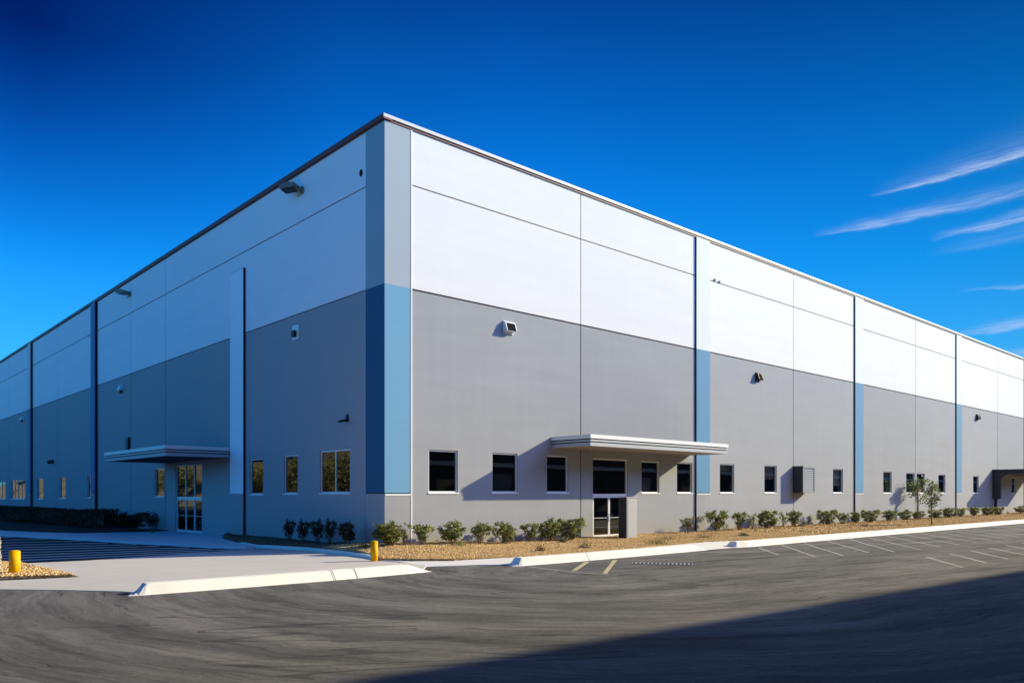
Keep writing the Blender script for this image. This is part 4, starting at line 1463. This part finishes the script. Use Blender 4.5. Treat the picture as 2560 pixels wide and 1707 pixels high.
# small dry plants in the gravel
DRY = [(4.42, -4.4, .5, .22, 'dry_leaf', 'low dry tuft in the gravel near the kerb below the second window'), (7.04, -4.4, .55, .3, 'leaf_olive', 'small green brown weed in the gravel near the kerb left of the cabinet'),
       (11.3, -4.9, .95, .22, 'leaf_yellow', 'yellowish low plant by the kerb crack in front of the entrance'), (20.0, -4.0, .6, .2, 'bark', 'dark dry weed in the gravel below the first window right of the canopy'),
       (35.5, -3.7, .6, .22, 'bark', 'dry twiggy weed in the gravel far along the sunlit wall'), (2.6, -1.5, .8, .16, 'leaf_green', 'flat green weed below the rounded shrub nearest the corner'),
       (14.2, -3.3, 1.3, .24, 'dry_leaf', 'straw coloured grass patch in the gravel right of the cabinet'), (17.0, -3.6, 1.1, .2, 'dry_leaf', 'straw coloured grass patch in the gravel before the bluish wall shadow'),
       (8.6, -1.6, .45, .2, 'leaf_olive', 'tiny weed below three touching shrubs left of the entrance'), (-1.3, -.6, .42, .14, 'leaf_olive', 'low weed in the gravel behind the driveway bollard')]
for i, (x, y, wd_, h, mat, lab) in enumerate(DRY):
    rng = np.random.default_rng(300 + i)
    n = 260
    C = np.stack([rng.normal(size=n) * .22 * wd_, rng.normal(size=n) * .22 * wd_, np.abs(rng.normal(size=n)) * h * .5 + .01], 1)
    me = leaf_mesh('dry_weed', C, .075, rng, rng.uniform(.1, .95, n), upbias=.9, aspect=.28)
    o = link('dry_weed', me, mat)
    o.location = (x, y, bed_z(x, y))
    tag(o, lab, 'weed', 'weeds in the gravel')

# young trees
def young_tree(x, y, z, h, trunk_top, rad, nclump, nleaf, seed, label, barkm, leafm, tr, lsize=.13):
    r_ = random.Random(seed)
    rng = np.random.default_rng(seed)
    o = empty('young_tree', (x, y, z))
    tag(o, label, 'tree')
    cl = []
    for k in range(nclump):
        q = rng.uniform(-1, 1, 3)
        while np.dot(q, q) > 1:
            q = rng.uniform(-1, 1, 3)
        cl.append((q[0] * rad * (1 - .25 * max(q[2], 0)), q[1] * rad, trunk_top + (h - trunk_top) * (.5 + .5 * q[2])))
    cl = np.array(cl)
    w_ = rng.integers(0, nclump, nleaf)
    C = cl[w_] + rng.normal(size=(nleaf, 3)) * .15
    tones = .35 + .25 * (C[:, 2] - trunk_top) / (h - trunk_top) + rng.uniform(-.2, .2, nclump)[w_] + rng.normal(size=nleaf) * .15
    link('crown', leaf_mesh('crown', C, lsize, rng, tones, upbias=-.1, aspect=.45), leafm, o)
    mb = MB()
    mb.tube([(0, 0, -.2), (.02, .01, trunk_top * .5), (-.01, .0, trunk_top), (.03, .02, trunk_top + (h - trunk_top) * .5), (0, 0, h * .96)], [tr * 1.25, tr, tr * .85, tr * .5, tr * .15], 9)
    mb.build('trunk', barkm, o, smooth=True, tone=lambda v: r_.uniform(.25, .85))
    mb = MB()
    for k in range(nclump):
        c = Vector(cl[k])
        b0 = Vector((0, 0, max(trunk_top * .8, min(c.z - .35, h * .8))))
        mb.tube([b0, b0.lerp(c, .5) + Vector((0, 0, -.06)), c], [tr * .34, tr * .24, tr * .1], 5, cap=False)
    mb.build('branches', barkm, o, tone=lambda v: r_.uniform(.2, .8))
    return o


young_tree(42.6, -5.35, bed_z(42.6, -5.35), 3.3, .95, .42, 30, 520, 5, 'young leafy tree with thin brown trunk in the gravel by the kerb', 'bark', 'leaf_green', .05, .17)
young_tree(51.9, -.95, .05, 3.9, 1.5, .8, 22, 560, 9, 'slender tree with pale trunk and few leaves before the paired windows', 'pale_bark', 'leaf_green', .10, .18)

# ------------------------------------------------------------------ loose gravel stones
def stones(name, poly, zf, n, s0, s1, seed, label, box=None, mat='gravel_stone'):
    rng = np.random.default_rng(seed)
    xs = [p[0] for p in poly]
    ys = [p[1] for p in poly]
    bxx = box or (min(xs), max(xs), min(ys), max(ys))
    P = []
    while len(P) < n:
        q = (rng.uniform(bxx[0], bxx[1]), rng.uniform(bxx[2], bxx[3]))
        if inside(q, poly):
            P.append((q[0], q[1], zf(*q)))
    P = np.array(P)
    base = np.array([(1, 0, 0), (-1, 0, 0), (0, 1, 0), (0, -1, 0), (0, 0, 1), (0, 0, -1)], float)
    S = rng.uniform(s0, s1, (n, 1, 1)) * rng.uniform(.6, 1.15, (n, 6, 1)) * np.array([1, 1, .7])
    a = rng.uniform(0, 6.283, n)
    ca, sa = np.cos(a), np.sin(a)
    B = base[None] * S
    tl = rng.normal(size=(n, 1)) * .35
    V = np.empty((n, 6, 3))
    V[..., 0] = B[..., 0] * ca[:, None] - B[..., 1] * sa[:, None]
    V[..., 1] = B[..., 0] * sa[:, None] + B[..., 1] * ca[:, None]
    V[..., 2] = B[..., 2] + B[..., 0] * tl
    V += P[:, None]
    V[..., 2] += .3 * s0
    F0 = np.array([(0, 2, 4), (2, 1, 4), (1, 3, 4), (3, 0, 4), (2, 0, 5), (1, 2, 5), (3, 1, 5), (0, 3, 5)])
    F = ((np.arange(n) * 6)[:, None, None] + F0[None]).reshape(-1, 3)
    me = bpy.data.meshes.new(name)
    me.vertices.add(n * 6)
    me.vertices.foreach_set('co', V.reshape(-1))
    me.loops.add(len(F) * 3)
    me.loops.foreach_set('vertex_index', F.reshape(-1).astype(np.int32))
    me.polygons.add(len(F))
    me.polygons.foreach_set('loop_start', (np.arange(len(F)) * 3).astype(np.int32))
    me.update(calc_edges=True)
    at = me.attributes.new('tone', 'FLOAT', 'POINT')
    at.data.foreach_set('value', np.repeat(np.clip(rng.normal(.5, .22, n), 0, 1), 6))
    o = link(name, me, mat)
    tag(o, label, 'gravel', kind='stuff')
    return o


stones('gravel', BED, bed_z, 60000, .018, .042, 1, 'tan desert gravel covering the bed along the sunlit wall', (-2.4, 24, -5.95, 1.6))
stones('gravel', BED, bed_z, 5000, .028, .06, 4, 'dark shaded gravel in the bed round the corner beneath the left windows', (-2.4, 0, 1.6, 15.5), 'shaded_gravel_stone')
stones('gravel', BED, bed_z, 18000, .04, .085, 2, 'tan desert gravel in the far part of the bed along the sunlit wall', (24, 88, -5.95, 0))
stones('gravel', ISLAND, lambda x, y: .01, 6500, .022, .055, 3, 'tan desert gravel around the yellow bollard at the left edge', (-16, -11.4, -1.9, 6))

# ------------------------------------------------------------------ beyond the frame: what shades the road and what the panes mirror
N_ = empty('neighbour_warehouse', (23.1, -33.6, 0), R(-3.8))
tag(N_, 'long dark grey warehouse standing across the road behind the viewpoint', 'building')
mb = MB()
mb.box(-130, 480, -40, -.25, -.4, 15.7)
mb.build('wall', 'neighbour_wall', N_)
mb = MB()
mb.box(-130.2, 480.2, -40.2, 0, 15.7, 15.95)
mb.build('coping', 'bronze_metal', N_)
mb = MB()
for k in range(22):
    mb.box(-42 + k * 10.5, -41.9 + k * 10.5, -.25, -.22, -.3, 15.6)
mb.build('wall_joint', 'joint_sealant', N_)

mb = MB()
for k in range(16):
    mb.box(-40 + k * 13.0, -36.4 + k * 13.0, -.25, -.12, -.1, 4.3)
mb.build('dock_door', 'louvre_grey', N_)
mb = MB()
mb.box(-46, 480, -.25, .25, 5.0, 5.4)
mb.build('canopy', 'light_pilaster_paint', N_)

# dry bank and trees on the far side of the shaded car park
mb = MB()
hx = [-46, -52, -60, -75, -110, -160]
hz = [-1.2, 2.5, 7.5, 12.0, 15.0, 9.0]
hy = list(range(20, 440, 12))
for i in range(len(hx) - 1):
    for j in range(len(hy) - 1):
        def hp(a, b2):
            return (hx[a], hy[b2], hz[a] * (1 + .25 * math.sin(b2 * 1.3 + a)) - 1.0)
        mb.face([hp(i, j), hp(i + 1, j), hp(i + 1, j + 1), hp(i, j + 1)])
tag(mb.build('hill', 'dry_hill', smooth=True), kind='structure')
rng = np.random.default_rng(50)
ncl, nl = 46, 2600
cl = rng.normal(size=(ncl, 3)) * np.array([1.5, 1.5, 1.1]) + np.array([0, 0, 5.0])
w_ = rng.integers(0, ncl, nl)
C = cl[w_] + rng.normal(size=(nl, 3)) * .45
crown_me = leaf_mesh('crown', C, .42, rng, .45 + .1 * (C[:, 2] - 5) + rng.normal(size=nl) * .18, upbias=0)
proto = empty('desert_tree', (0, 0, 0))
link('crown', crown_me, 'leaf_olive', proto)
mb = MB()
mb.tube([(0, 0, -.5), (.1, 0, 1.5), (0, .1, 3), (.2, 0, 5)], [.3, .22, .17, .06], 8)
for k in range(9):
    c = Vector(cl[k])
    mb.tube([(0, .05, 2.4), tuple(Vector((0, .05, 2.4)).lerp(c, .5)), tuple(c)], [.12, .08, .03], 5, cap=False)
mb.build('trunk', 'bark', proto, tone=lambda v: .5)
for i, (x, y, s) in enumerate([(-43, 62, 1.0), (-47, 69, 1.25), (-42, 77, 1.1), (-48, 85, 1.3), (-43, 92, 1.1), (-47, 101, 1.3), (-43, 112, 1.2), (-47, 128, 1.3), (-42, 145, 1.15), (-49, 165, 1.4), (-44, 190, 1.2)]):
    o = proto if i == 0 else copy_tree(proto)
    o.location = (x, y, -.8)
    o.scale = (s, s, s)
    o.rotation_euler = (0, 0, i * 1.7)
    tag(o, 'dusty green desert tree across the shaded car park, outside the picture to the left', 'tree', 'desert trees across the car park')
